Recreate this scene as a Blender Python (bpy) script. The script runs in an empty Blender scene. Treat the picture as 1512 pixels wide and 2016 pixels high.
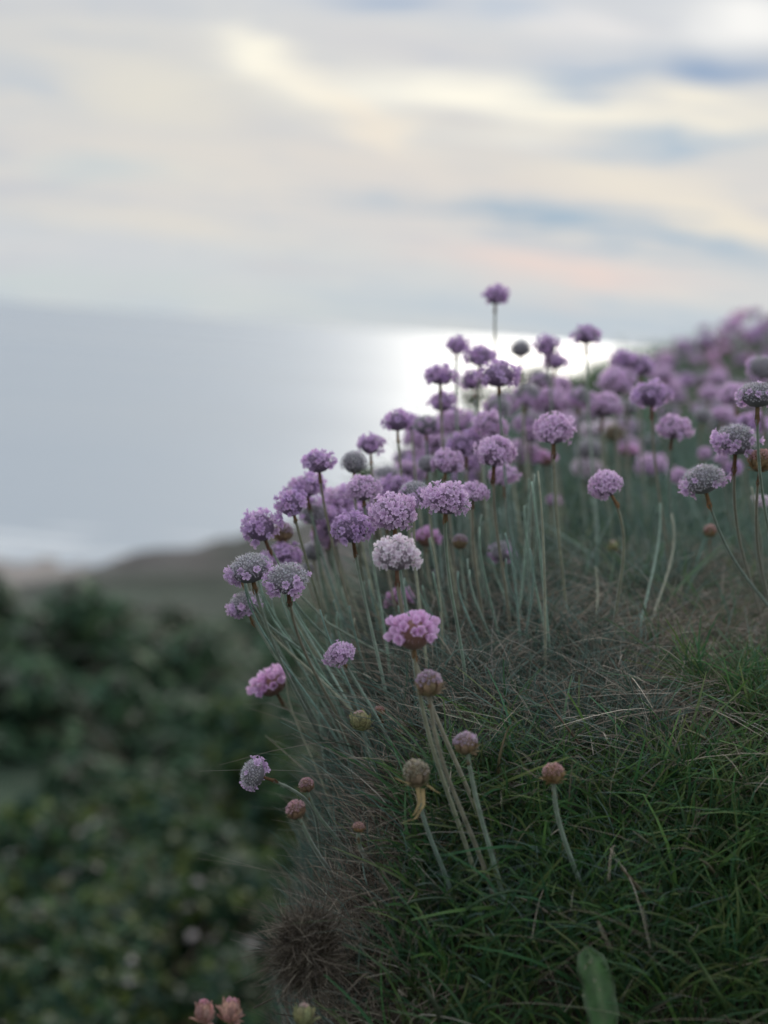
import bpy, math, random
import numpy as np
from mathutils import Vector, Matrix, Quaternion
random.seed(7)
RNG = np.random.default_rng(7)
SC = bpy.context.scene
COL = SC.collection

# ------------------------------------------------------------------ camera
FPX = 3012.0                                   # focal length in photo pixels (photo 1512 x 2016)
PITCH, ROLL = math.radians(6.78), math.radians(4.4)
f_ = Vector((0, math.cos(PITCH), -math.sin(PITCH)))
r0 = Vector((1, 0, 0)); u0 = r0.cross(f_)
r_ = r0 * math.cos(ROLL) + u0 * math.sin(ROLL)
u_ = u0 * math.cos(ROLL) - r0 * math.sin(ROLL)
cam_d = bpy.data.cameras.new('camera'); cam = bpy.data.objects.new('camera', cam_d); COL.objects.link(cam)
cam.matrix_world = Matrix((( r_.x, u_.x, -f_.x, 0), (r_.y, u_.y, -f_.y, 0), (r_.z, u_.z, -f_.z, 0), (0, 0, 0, 1)))
cam_d.sensor_fit = 'VERTICAL'; cam_d.sensor_height = 36.0
cam_d.lens = 36.0 * FPX / 2016
cam_d.clip_start = 0.01; cam_d.clip_end = 200000
cam_d.dof.use_dof = True; cam_d.dof.focus_distance = 0.685; cam_d.dof.aperture_fstop = 5.6
SC.camera = cam

def ray(px, py):
    "direction of a photo pixel, scaled so that its depth along the camera axis is 1"
    return f_ + r_ * ((px - 756) / FPX) + u_ * (-(py - 1008) / FPX)
def P(px, py, d):
    return ray(px, py) * d

# ------------------------------------------------------------------ light
SUN_AZ, SUN_EL = math.radians(8.0), math.radians(21)      # azimuth from +Y towards +X
sun_dir = Vector((math.sin(SUN_AZ) * math.cos(SUN_EL), math.cos(SUN_AZ) * math.cos(SUN_EL), math.sin(SUN_EL)))
sl = bpy.data.lights.new('sun', 'SUN'); sl.energy = 1.1; sl.angle = math.radians(12); sl.color = (1.0, 0.93, 0.82)
so = bpy.data.objects.new('sun', sl); COL.objects.link(so)
so.rotation_euler = sun_dir.to_track_quat('Z', 'Y').to_euler()

def lin(c):
    return tuple(((v / 255) / 12.92 if v / 255 <= 0.04045 else ((v / 255 + 0.055) / 1.055) ** 2.4) for v in c)

W = bpy.data.worlds.new('World'); SC.world = W; W.use_nodes = True
nt = W.node_tree; nt.nodes.clear()
def N(t, **k):
    n = nt.nodes.new(t)
    for a, b in k.items(): setattr(n, a, b)
    return n
def M(op, a, b=None, c=None):
    n = nt.nodes.new('ShaderNodeMath'); n.operation = op
    for i, v in enumerate((a, b, c)):
        if v is None: continue
        if isinstance(v, (int, float)): n.inputs[i].default_value = v
        else: nt.links.new(v, n.inputs[i])
    return n.outputs[0]
def MIX(fac, a, b):
    n = nt.nodes.new('ShaderNodeMix'); n.data_type = 'RGBA'
    for s, v in ((n.inputs[0], fac), (n.inputs[6], a), (n.inputs[7], b)):
        if isinstance(v, (int, float)): s.default_value = v
        elif isinstance(v, tuple): s.default_value = (*v, 1)
        else: nt.links.new(v, s)
    return n.outputs[2]
def build_sky():
    tc = N('ShaderNodeTexCoord'); sep = N('ShaderNodeSeparateXYZ'); nt.links.new(tc.outputs['Generated'], sep.inputs[0])
    x, y, z = sep.outputs
    az = M('MULTIPLY', M('ARCTAN2', x, y), 180 / math.pi)
    el = M('MULTIPLY', M('ARCSINE', z), 180 / math.pi)
    # cloud-layer coordinates: the view ray cut with a high flat layer
    den = M('ADD', M('MAXIMUM', z, 0.0), 0.16)
    cv = N('ShaderNodeCombineXYZ'); nt.links.new(M('DIVIDE', x, den), cv.inputs[0]); nt.links.new(M('DIVIDE', y, den), cv.inputs[1])
    def noise(scale, detail, sx, sy, off, rot=0.25, rough=0.55):
        mp = N('ShaderNodeMapping'); mp.inputs['Location'].default_value = (off, off * .7, 0)
        mp.inputs['Rotation'].default_value = (0, 0, rot); mp.inputs['Scale'].default_value = (sx, sy, 1)
        nt.links.new(cv.outputs[0], mp.inputs[0])
        n = N('ShaderNodeTexNoise'); n.inputs['Scale'].default_value = scale; n.inputs['Detail'].default_value = detail
        n.inputs['Roughness'].default_value = rough; n.inputs['Distortion'].default_value = 0.6
        nt.links.new(mp.outputs[0], n.inputs['Vector']); return n.outputs['Fac']
    n1 = noise(1.6, 5, 1.0, 2.0, 3.1); n2 = noise(2.3, 4, .8, 1.7, 11.7, -.1); n3 = noise(5.0, 5, 1.0, 2.2, 5.3)
    # wobble the drawn cloud bands
    azw = M('ADD', az, M('MULTIPLY', M('SUBTRACT', n3, .5), 4.0)); elw = M('ADD', el, M('MULTIPLY', M('SUBTRACT', n2, .5), 3.2))
    # the light falls off away from the sun
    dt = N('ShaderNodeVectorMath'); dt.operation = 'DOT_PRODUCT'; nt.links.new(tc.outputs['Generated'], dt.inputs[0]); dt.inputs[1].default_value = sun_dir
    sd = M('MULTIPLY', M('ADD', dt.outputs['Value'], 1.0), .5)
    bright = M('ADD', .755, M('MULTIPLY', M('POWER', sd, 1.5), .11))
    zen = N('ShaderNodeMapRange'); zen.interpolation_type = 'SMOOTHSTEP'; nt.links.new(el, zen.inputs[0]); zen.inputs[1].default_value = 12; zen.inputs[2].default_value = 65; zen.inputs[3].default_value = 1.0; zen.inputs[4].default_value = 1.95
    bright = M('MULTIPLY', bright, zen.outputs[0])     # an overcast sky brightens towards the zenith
    rp = N('ShaderNodeValToRGB'); nt.links.new(M('DIVIDE', M('MAXIMUM', el, 0), 30), rp.inputs[0])
    cr = rp.color_ramp; cr.interpolation = 'EASE'
    stops = [(0, (186, 200, 210)), (.06, (196, 204, 210)), (.16, (206, 205, 206)), (.28, (205, 206, 206)), (.42, (199, 204, 211)), (1, (194, 200, 210))]
    while len(cr.elements) < len(stops): cr.elements.new(.5)
    for e, (p_, c_) in zip(cr.elements, stops): e.position = p_; e.color = (*lin(c_), 1)
    c = rp.outputs[0]
    def rampf(v, a, b):
        m = N('ShaderNodeMapRange'); m.interpolation_type = 'SMOOTHSTEP'; nt.links.new(v, m.inputs[0]); m.inputs[1].default_value = a; m.inputs[2].default_value = b
        return m.outputs[0]
    c = MIX(M('MULTIPLY', rampf(n1, .5, .72), .42), c, lin((231, 226, 213)))
    c = MIX(M('MULTIPLY', rampf(n2, .5, .70), .68), c, lin((186, 192, 203)))
    c = MIX(M('MULTIPLY', rampf(n3, .52, .72), .55), c, lin((172, 188, 205)))
    feats = [(1250, 110, 330, 70, 0, (184, 194, 208), .65), (450, 225, 170, 20, 8, (197, 198, 203), .8), (640, 30, 140, 30, 0, (196, 201, 209), .6), (1000, 350, 260, 24, 14, (203, 200, 200), .6),  # px, py, half length, half thickness, slope down to the right (deg), colour, strength
     (200, 130, 330, 110, 8, (214, 211, 206), .5), (300, 190, 190, 55, 10, (226, 221, 207), .6), (330, 330, 230, 45, 8, (226, 219, 206), .5),
     (800, 95, 190, 35, 2, (205, 204, 207), .6), (950, 285, 170, 26, 18, (192, 194, 200), .7), (700, 330, 260, 40, 10, (220, 212, 204), .5),
     (300, 440, 250, 22, 7, (224, 217, 205), .6), (150, 560, 500, 30, 6, (199, 208, 211), .7), (100, 480, 300, 40, 5, (200, 204, 212), .5),
     (1250, 375, 330, 36, 13, (226, 219, 207), .8), (1440, 440, 170, 30, 10, (229, 222, 208), .8), (1100, 525, 240, 30, 8, (221, 204, 202), .95),
     (500, 118, 70, 34, 22, (252, 248, 232), .95), (610, 175, 160, 34, 26, (246, 240, 224), .9), (720, 240, 130, 26, 32, (232, 222, 208), .8),
     (900, 198, 220, 36, 6, (253, 249, 234), 1.0), (1120, 222, 220, 30, 6, (247, 242, 226), .9), (1350, 228, 190, 28, 2, (238, 232, 216), .85),
     (1480, 35, 120, 42, 0, (243, 243, 241), .9), (1150, 45, 140, 26, 6, (228, 226, 226), .7),
     (1420, 140, 130, 28, -4, (128, 156, 190), 1.0), (1160, 158, 110, 24, -8, (148, 172, 198), .95), (770, 2, 110, 20, 0, (138, 164, 196), 1.0),
     (1000, 14, 70, 22, 0, (165, 184, 206), .7), (1340, 290, 190, 20, -4, (164, 184, 202), .95),
     (1060, 432, 230, 17, 7, (142, 170, 194), 1.0), (1330, 478, 240, 24, 11, (152, 178, 200), 1.0), (760, 408, 110, 11, 6, (172, 188, 203), .7),
     (200, 335, 150, 20, 6, (188, 201, 208), .65), (40, 150, 90, 26, 18, (180, 192, 206), .7), (1150, 635, 480, 36, 5, (168, 190, 208), .95), (250, 575, 420, 20, 5, (190, 203, 208), .8)]
    for px, py, a, b, sl_, colr, st in feats:
        d0 = ray(px, py).normalized()
        d1 = ray(px + 100 * math.cos(math.radians(sl_)), py + 100 * math.sin(math.radians(sl_))).normalized()
        A0, E0 = math.degrees(math.atan2(d0.x, d0.y)), math.degrees(math.asin(d0.z))
        A1, E1 = math.degrees(math.atan2(d1.x, d1.y)), math.degrees(math.asin(d1.z))
        th = math.atan2(E1 - E0, A1 - A0); k = math.degrees(1 / FPX)
        du = M('SUBTRACT', azw, A0); dv = M('SUBTRACT', elw, E0); c_, s_ = math.cos(th), math.sin(th)
        p = M('DIVIDE', M('ADD', M('MULTIPLY', du, c_), M('MULTIPLY', dv, s_)), a * k)
        q = M('DIVIDE', M('SUBTRACT', M('MULTIPLY', dv, c_), M('MULTIPLY', du, s_)), b * k)
        g = M('MULTIPLY', M('EXPONENT', M('MULTIPLY', M('ADD', M('MULTIPLY', p, p), M('MULTIPLY', q, q)), -1.0)), st)
        c = MIX(g, c, lin(colr))
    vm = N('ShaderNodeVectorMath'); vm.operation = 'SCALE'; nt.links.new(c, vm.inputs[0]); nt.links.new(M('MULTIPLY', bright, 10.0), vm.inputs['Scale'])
    sky = N('ShaderNodeTexSky'); sky.sky_type = 'NISHITA'; sky.sun_disc = False; sky.sun_elevation = SUN_EL; sky.sun_rotation = SUN_AZ
    sky.air_density = 1.2; sky.dust_density = 1.0
    fin = MIX(.975, sky.outputs[0], vm.outputs[0])
    bg = N('ShaderNodeBackground'); bg.inputs[1].default_value = 0.1; nt.links.new(fin, bg.inputs[0])
    out = N('ShaderNodeOutputWorld'); nt.links.new(bg.outputs[0], out.inputs[0])
build_sky()
SC.view_settings.view_transform = 'Standard'; SC.view_settings.look = 'None'
SC.view_settings.exposure = 0.27; SC.view_settings.gamma = 1.0; SC.view_settings.use_curve_mapping = False
SC.cycles.max_bounces = 6; SC.cycles.diffuse_bounces = 3; SC.cycles.glossy_bounces = 2; SC.cycles.transmission_bounces = 3
SC.cycles.transparent_max_bounces = 4; SC.cycles.sample_clamp_indirect = 4.0

# ------------------------------------------------------------------ materials
def mat(name, col=None, attr=False, rough=.6, transl=0.0, noise=None, sheen=0.0, spec=.5, bump=None, tint=(1, 1, 1), coat=0.0, hue_noise=None):
    m = bpy.data.materials.new(name); m.use_nodes = True; t = m.node_tree; b = t.nodes['Principled BSDF']
    b.inputs['Roughness'].default_value = rough; b.inputs['Specular IOR Level'].default_value = spec
    b.inputs['Sheen Weight'].default_value = sheen; b.inputs['Sheen Tint'].default_value = (.8, .85, .8, 1); b.inputs['Coat Weight'].default_value = coat
    if attr:
        a = t.nodes.new('ShaderNodeAttribute'); a.attribute_name = 'Col'; src = a.outputs['Color']
    else:
        a = t.nodes.new('ShaderNodeRGB'); a.outputs[0].default_value = (*col, 1); src = a.outputs[0]
    tc = t.nodes.new('ShaderNodeTexCoord')
    if noise:
        sc_, lo, hi = noise
        n = t.nodes.new('ShaderNodeTexNoise'); n.inputs['Scale'].default_value = sc_; n.inputs['Detail'].default_value = 4
        t.links.new(tc.outputs['Object'], n.inputs['Vector'])
        mr = t.nodes.new('ShaderNodeMapRange'); mr.inputs[1].default_value = .3; mr.inputs[2].default_value = .7; mr.inputs[3].default_value = lo; mr.inputs[4].default_value = hi
        t.links.new(n.outputs['Fac'], mr.inputs[0])
        v = t.nodes.new('ShaderNodeVectorMath'); v.operation = 'SCALE'; t.links.new(src, v.inputs[0]); t.links.new(mr.outputs[0], v.inputs['Scale']); src = v.outputs[0]
    t.links.new(src, b.inputs['Base Color'])
    if bump:
        n = t.nodes.new('ShaderNodeTexNoise'); n.inputs['Scale'].default_value = bump[0]; n.inputs['Detail'].default_value = 5; t.links.new(tc.outputs['Object'], n.inputs['Vector'])
        bp = t.nodes.new('ShaderNodeBump'); bp.inputs['Strength'].default_value = bump[1]; bp.inputs['Distance'].default_value = bump[2]
        t.links.new(n.outputs['Fac'], bp.inputs['Height']); t.links.new(bp.outputs[0], b.inputs['Normal'])
    if transl > 0:
        tr = t.nodes.new('ShaderNodeBsdfTranslucent'); t.links.new(src, tr.inputs['Color'])
        mx = t.nodes.new('ShaderNodeMixShader'); mx.inputs[0].default_value = transl
        t.links.new(b.outputs[0], mx.inputs[1]); t.links.new(tr.outputs[0], mx.inputs[2])
        t.links.new(mx.outputs[0], t.nodes['Material Output'].inputs['Surface'])
    return m
M_petal = mat('petal', attr=True, rough=.65, transl=.5, sheen=.35, spec=.25)
M_calyx = mat('calyx_paper', attr=True, rough=.8, transl=.25, sheen=.3, spec=.2)
M_stem = mat('stem_green', attr=True, rough=.55, noise=(260, .75, 1.3), sheen=.7, spec=.35)
M_sheath = mat('papery_brown', attr=True, rough=.7, transl=.35, noise=(400, .7, 1.3), spec=.3)
M_grass = mat('grass_blade', attr=True, rough=.42, transl=.38, spec=.45)
M_dry = mat('dry_blade', attr=True, rough=.5, transl=.25, spec=.35)
M_leaf = mat('shrub_leaf', attr=True, rough=.55, transl=.25, spec=.16)
M_wood = mat('twig', (.09, .06, .04), rough=.8, noise=(30, .6, 1.3))
M_soil = mat('soil', (.045, .036, .026), rough=.95, noise=(60, .4, 1.6), bump=(120, .8, .004))

# ------------------------------------------------------------------ mesh helpers
def np_mesh(name, V, F, C=None, material=None, smooth=True):
    "V (n,3), F (m,4) quads or (m,3) tris, C (n,3) colours"
    V = np.asarray(V, np.float32); F = np.asarray(F, np.int32)
    me = bpy.data.meshes.new(name); k = F.shape[1]
    me.vertices.add(len(V)); me.vertices.foreach_set('co', V.ravel())
    me.loops.add(F.size); me.loops.foreach_set('vertex_index', F.ravel())
    me.polygons.add(len(F)); me.polygons.foreach_set('loop_start', np.arange(0, F.size, k, dtype=np.int32))
    me.polygons.foreach_set('use_smooth', np.full(len(F), smooth))
    if C is not None:
        a = me.color_attributes.new('Col', 'FLOAT_COLOR', 'POINT')
        a.data.foreach_set('color', np.hstack([np.asarray(C, np.float32), np.ones((len(V), 1), np.float32)]).ravel())
    if material: me.materials.append(material)
    me.update(calc_edges=True); me.validate(); return me
class MB:
    def __init__(s): s.v = []; s.f = []; s.c = []
    def add(s, verts, faces, col):
        o = len(s.v); s.v += [tuple(q) for q in verts]
        s.c += (list(col) if isinstance(col, list) else [col] * len(verts))
        for f in faces: s.f.append(tuple(i + o for i in f))
    def add_mb(s, o, mt, tint=1.0):
        s.add([mt @ Vector(q) for q in o.v], o.f, [tuple(min(1, x * tint) for x in c) for c in o.c])
    def mesh(s, name, material, smooth=True):
        me = bpy.data.meshes.new(name); me.from_pydata(s.v, [], s.f)
        a = me.color_attributes.new('Col', 'FLOAT_COLOR', 'POINT')
        a.data.foreach_set('color', np.hstack([np.array(s.c, np.float32), np.ones((len(s.v), 1), np.float32)]).ravel())
        me.polygons.foreach_set('use_smooth', [smooth] * len(me.polygons)); me.materials.append(material); return me
def link(name, me, parent=None, mt=None, **props):
    o = bpy.data.objects.new(name, me); COL.objects.link(o)
    if parent is not None: o.parent = parent
    if mt is not None: o.matrix_local = mt
    for k, v in props.items(): o[k] = v
    return o
def tube(mb, pts, rad, sides, col, colend=None):
    n = len(pts); o = []; cs = []
    for i, p in enumerate(pts):
        t = (pts[min(i + 1, n - 1)] - pts[max(i - 1, 0)]).normalized()
        a = t.cross(Vector((.3, .9, .1))).normalized(); b = t.cross(a)
        r = rad[i] if isinstance(rad, list) else rad
        f = i / (n - 1)
        c = col if colend is None else tuple(col[k] * (1 - f) + colend[k] * f for k in range(3))
        for j in range(sides):
            an = 2 * math.pi * j / sides
            o.append(p + (a * math.cos(an) + b * math.sin(an)) * r); cs.append(c)
    fs = [(i * sides + j, i * sides + (j + 1) % sides, (i + 1) * sides + (j + 1) % sides, (i + 1) * sides + j) for i in range(n - 1) for j in range(sides)]
    fs.append(tuple(range((n - 1) * sides, n * sides)))
    mb.add(o, fs, cs)
def smooth_noise(x, y, seed=0):
    "cheap vectorised value noise"
    xi = np.floor(x); yi = np.floor(y); xf = x - xi; yf = y - yi
    def h(a, b):
        v = np.sin(a * 127.1 + b * 311.7 + seed * 74.7) * 43758.5453
        return v - np.floor(v)
    u = xf * xf * (3 - 2 * xf); v = yf * yf * (3 - 2 * yf)
    return (h(xi, yi) * (1 - u) + h(xi + 1, yi) * u) * (1 - v) + (h(xi, yi + 1) * (1 - u) + h(xi + 1, yi + 1) * u) * v

# ------------------------------------------------------------------ the turf mound (height field over x, y)
anch = [(1512, 2016, .62), (1250, 2016, .615), (1000, 2016, .615), (760, 2016, .62), (600, 2016, .63), (1900, 2016, .63),
        (1512, 1750, .65), (1200, 1750, .645), (900, 1750, .645), (650, 1780, .65),
        (1512, 1500, .70), (1100, 1500, .69), (800, 1530, .68), (640, 1560, .68),
        (1512, 1300, .82), (1150, 1300, .80), (850, 1330, .78), (650, 1400, .75),
        (1512, 1160, .98), (1200, 1150, .97), (900, 1170, .92), (700, 1230, .86),
        (1500, 990, 1.4), (1200, 985, 1.35), (930, 1020, 1.15), (800, 1050, 1.05),
        (1500, 830, 2.1), (1250, 820, 1.95), (980, 880, 1.6), (1900, 800, 2.1),
        (1512, 700, 3.0), (1350, 735, 2.9), (1150, 775, 2.6), (1900, 640, 3.0)]
AP = np.array([P(*a)[:] for a in anch])
def tps(r2): return np.where(r2 > 1e-12, .5 * r2 * np.log(np.maximum(r2, 1e-12)), 0.0)
_lx, _ly = AP[:, 0], np.log(AP[:, 1])
def _K(x, y): return tps((x[:, None] - _lx[None]) ** 2 * 2 + (y[:, None] - _ly[None]) ** 2)
n_ = len(AP); A = np.zeros((n_ + 3, n_ + 3)); A[:n_, :n_] = _K(_lx, _ly) + np.eye(n_) * 2e-3
A[:n_, n_] = 1; A[:n_, n_ + 1] = _lx; A[:n_, n_ + 2] = _ly; A[n_:, :n_] = A[:n_, n_:].T
WT = np.linalg.solve(A, np.concatenate([AP[:, 2], [0, 0, 0]]))
edge_pts = [(600, 2016, .62), (615, 1850, .64), (650, 1700, .655), (655, 1540, .69), (640, 1390, .76), (640, 1240, .86), (720, 1110, 1.0), (810, 950, 1.3), (930, 815, 1.8), (1010, 765, 2.4), (1120, 740, 3.2)]
EP = np.array([P(*a)[:] for a in edge_pts])
def edge_x(y): return np.interp(y, EP[:, 1], EP[:, 0])
def H(x, y, rough=True):
    x = np.atleast_1d(np.asarray(x, float)); y = np.atleast_1d(np.asarray(y, float))
    out = np.empty(len(x))
    for i in range(0, len(x), 20000):
        xs, ys = x[i:i + 20000], np.clip(y[i:i + 20000], .3, 3.4)
        xc = np.clip(xs, -.12, 1.3)
        z = _K(xc, np.log(ys)) @ WT[:n_] + WT[n_] + WT[n_ + 1] * xc + WT[n_ + 2] * np.log(ys)
        z = z - np.maximum(0, .60 - y[i:i + 20000]) * 1.1 - np.maximum(0, y[i:i + 20000] - 3.3) * .45
        s = edge_x(ys) - xs + .004
        k = .005 + .005 * ys
        soft = k * np.log1p(np.exp(np.clip(s / k, -30, 30)))
        z = z - soft * 14.0
        if rough:
            z = z + (smooth_noise(xs * 22, ys * 22, 1) - .5) * .012 + (smooth_noise(xs * 60, ys * 60, 2) - .5) * .004
        out[i:i + 20000] = z
    return out
def on_turf(v, inset=.006):
    'shift a foot onto the turf when it would hang over the bank'
    v.x = max(v.x, float(edge_x(v.y)) + inset); v.z = float(H(v.x, v.y)[0]); return v
def hit(px, py, near=.5, far=3.2):
    "where the ray of a photo pixel meets the turf"
    d = ray(px, py); ts = np.linspace(near, far, 1500)
    z = H(d.x * ts, d.y * ts); below = np.where(d.z * ts < z)[0]
    t = ts[below[0]] if len(below) else far
    return Vector((d.x * t, d.y * t, float(H(d.x * t, d.y * t)[0])))

gx = np.concatenate([np.linspace(-.75, -.14, 24), np.linspace(-.13, .62, 170), np.linspace(.64, 3.2, 50)])
gy = np.concatenate([np.linspace(.25, .5, 12), np.linspace(.51, 1.5, 150), np.linspace(1.52, 6.5, 90)])
GX, GY = np.meshgrid(gx, gy); Z = H(GX.ravel(), GY.ravel())
nx, ny = len(gx), len(gy)
ii = np.arange(nx * ny).reshape(ny, nx)
F = np.stack([ii[:-1, :-1].ravel(), ii[:-1, 1:].ravel(), ii[1:, 1:].ravel(), ii[1:, :-1].ravel()], 1)
Zc = np.maximum(Z, -1.9)
link('turf_mound', np_mesh('turf_mound', np.stack([GX.ravel(), GY.ravel(), Zc], 1), F, None, M_soil), kind='structure')

# ------------------------------------------------------------------ hillside, beach, sea
def T(x, y):
    z = np.interp(y, [-60, 0, 2, 4, 8, 15, 30, 50, 62, 90, 130, 152, 180, 230, 400], [-1, -1.35, -1.5, -1.75, -2.45, -3.7, -5.9, -8.4, -12, -20, -27, -28.6, -30.15, -33, -40])
    w = np.interp(y, [0, 8, 50, 70, 120, 150], [0, .15, 1, 1, .4, 0])
    z = z + 14 * np.tanh((x + 7.0) * .50 / 14) * w
    xs = np.maximum(0, x - .8); z = z + np.where(y < 40, 1.1 * np.tanh(xs / 1.5), 0) * np.interp(y, [-5, 2, 20, 40], [1, 1, .6, 0])
    z = z + (smooth_noise(x * .9, y * .9, 5) - .5) * .35 * np.clip(y / 20, .2, 1.4) + (smooth_noise(x * .21, y * .21, 6) - .5) * 1.3 * np.clip((y - 6) / 40, 0, 1) * np.interp(y, [0, 120, 150], [1, 1, .1])
    return z
ty = np.concatenate([np.linspace(-40, 0, 20), np.geomspace(.5, 400, 260)]); u = np.linspace(-1, 1, 200)
TX = (np.sign(u) * np.abs(u) ** 1.5)[None, :] * (12 + np.abs(ty)[:, None] * 1.3); TY = np.repeat(ty[:, None], len(u), 1)
TZ = T(TX.ravel(), TY.ravel()); ii = np.arange(TX.size).reshape(TX.shape)
F = np.stack([ii[:-1, :-1].ravel(), ii[:-1, 1:].ravel(), ii[1:, 1:].ravel(), ii[1:, :-1].ravel()], 1)
sand = np.clip((-27.6 - TZ) / 1.2, 0, 1)[:, None]
m1 = smooth_noise(TX.ravel() * .5, TY.ravel() * .35, 9)[:, None]; m2 = smooth_noise(TX.ravel() * .13, TY.ravel() * .13, 12)[:, None]
far = np.clip((TY.ravel() - 8) / 18, 0, 1)[:, None]
green = np.array([[.022, .042, .024]]) * (.6 + m1); heath = np.array([[.088, .082, .078]]) * (.7 + .6 * m2)
heath = heath * (1 - .3 * (m1 > .6)) + green * .25 * (m1 > .6)
CT = (green * (1 - far) + heath * far) * (1 - sand) + np.array([[.26, .235, .215]]) * sand
M_hill = mat('heath_ground', attr=True, rough=.95, noise=(.8, .6, 1.4), bump=(3, .7, .3), spec=.2)
link('hillside', np_mesh('hillside', np.stack([TX.ravel(), TY.ravel(), TZ], 1), F, CT, M_hill), kind='structure')

M_sea = bpy.data.materials.new('sea_water'); M_sea.use_nodes = True; t = M_sea.node_tree; b = t.nodes['Principled BSDF']
b.inputs['Base Color'].default_value = (.36, .41, .45, 1); b.inputs['Roughness'].default_value = .30; b.inputs['IOR'].default_value = 1.34
b.inputs['Specular IOR Level'].default_value = .36
tcn = t.nodes.new('ShaderNodeTexCoord')
mp = t.nodes.new('ShaderNodeMapping'); mp.inputs['Scale'].default_value = (.05, .12, 1); t.links.new(tcn.outputs['Object'], mp.inputs[0])
nn = t.nodes.new('ShaderNodeTexNoise'); nn.inputs['Scale'].default_value = 1; nn.inputs['Detail'].default_value = 6; t.links.new(mp.outputs[0], nn.inputs['Vector'])
bp = t.nodes.new('ShaderNodeBump'); bp.inputs['Strength'].default_value = .35; bp.inputs['Distance'].default_value = 1.0; t.links.new(nn.outputs['Fac'], bp.inputs['Height']); t.links.new(bp.outputs[0], b.inputs['Normal'])
mp2 = t.nodes.new('ShaderNodeMapping'); mp2.inputs['Scale'].default_value = (.0012, .005, 1); t.links.new(tcn.outputs['Object'], mp2.inputs[0])
n2 = t.nodes.new('ShaderNodeTexNoise'); n2.inputs['Scale'].default_value = 1; n2.inputs['Detail'].default_value = 4; t.links.new(mp2.outputs[0], n2.inputs['Vector'])
mr = t.nodes.new('ShaderNodeMapRange'); mr.inputs[1].default_value = .35; mr.inputs[2].default_value = .65; mr.inputs[3].default_value = .27; mr.inputs[4].default_value = .43
t.links.new(n2.outputs['Fac'], mr.inputs[0]); t.links.new(mr.outputs[0], b.inputs['Roughness'])
S = 90000
link('sea', np_mesh('sea', [(-S, 100, -30), (S, 100, -30), (S, S, -30), (-S, S, -30)], [(0, 1, 2, 3)], None, M_sea, False), kind='structure')
# surf: thin broken lines of foam along the beach
fo_v = []; fo_f = []
for k, (y0, wd) in enumerate(((180, 1.6), (186, 2.4), (194, 2.0), (205, 1.5))):
    xs = np.linspace(-120, 60, 180); o = len(fo_v)
    yc = y0 + 3 * (smooth_noise(xs * .06, xs * 0 + k, 3) - .5) * 2; ww = wd * np.clip(smooth_noise(xs * .12, xs * 0 + k, 4) * 1.8 - .4, .05, 1)
    for x_, y_, w_ in zip(xs, yc, ww): fo_v += [(x_, y_ - w_, -29.97 + .01 * k), (x_, y_ + w_, -29.93 + .01 * k)]
    fo_f += [(o + 2 * i, o + 2 * i + 2, o + 2 * i + 3, o + 2 * i + 1) for i in range(len(xs) - 1)]
link('sea_foam', np_mesh('sea_foam', fo_v, fo_f, None, mat('foam', (.66, .68, .68), rough=.9), False), kind='stuff')

# ------------------------------------------------------------------ strands (grass of every sort)
def strands(root, d0, L, w, bend, col, nseg=4, tip=.25, fold=None):
    n = len(root); t = np.linspace(0, 1, nseg + 1)
    d0 = d0 / np.linalg.norm(d0, axis=1, keepdims=True)
    rnd = RNG.normal(size=(n, 3)); side = np.cross(d0, rnd); side /= np.linalg.norm(side, axis=1, keepdims=True)
    ctr = root[:, None] + d0[:, None] * (L[:, None] * t)[..., None] + bend[:, None] * (L[:, None] * t ** 2)[..., None]
    wid = w[:, None] * (1 - (1 - tip) * t[None] ** 1.5) * .5
    V = np.stack([ctr - side[:, None] * wid[..., None], ctr + side[:, None] * wid[..., None]], 2).reshape(-1, 3)
    base = np.arange(n)[:, None] * (2 * (nseg + 1)) + np.arange(nseg)[None] * 2
    F = np.stack([base, base + 1, base + 3, base + 2], 2).reshape(-1, 4)
    C = np.repeat(col, 2 * (nseg + 1), axis=0)
    return V, F, C
def scatter(n, x0, x1, y0, y1, ypow=1.0):
    y = y0 + (y1 - y0) * RNG.random(n) ** ypow; x = x0 + (x1 - x0) * RNG.random(n)
    return x, y
def lean_dirs(n, spread, lx=0.0, ly=0.0, up=1.0):
    a = RNG.random(n) * 2 * np.pi; r = spread * np.sqrt(RNG.random(n))
    return np.stack([np.cos(a) * r + lx, np.sin(a) * r + ly, np.full(n, up)], 1)
def colmix(n, cols, jitter=.25):
    c = np.array(cols); k = RNG.integers(0, len(c), n); k2 = RNG.integers(0, len(c), n); f = RNG.random((n, 1)) * .5
    return np.clip((c[k] * (1 - f) + c[k2] * f) * (1 + jitter * RNG.normal(size=(n, 1))), .004, .9)
def px_of(x, y, z):
    "photo pixel of world points, used to know which patch of turf a root belongs to"
    v = np.stack([x, y, z], 1); d = v @ np.array(f_[:]); return 756 + FPX * (v @ np.array(r_[:])) / d, 1008 - FPX * (v @ np.array(u_[:])) / d
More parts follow.
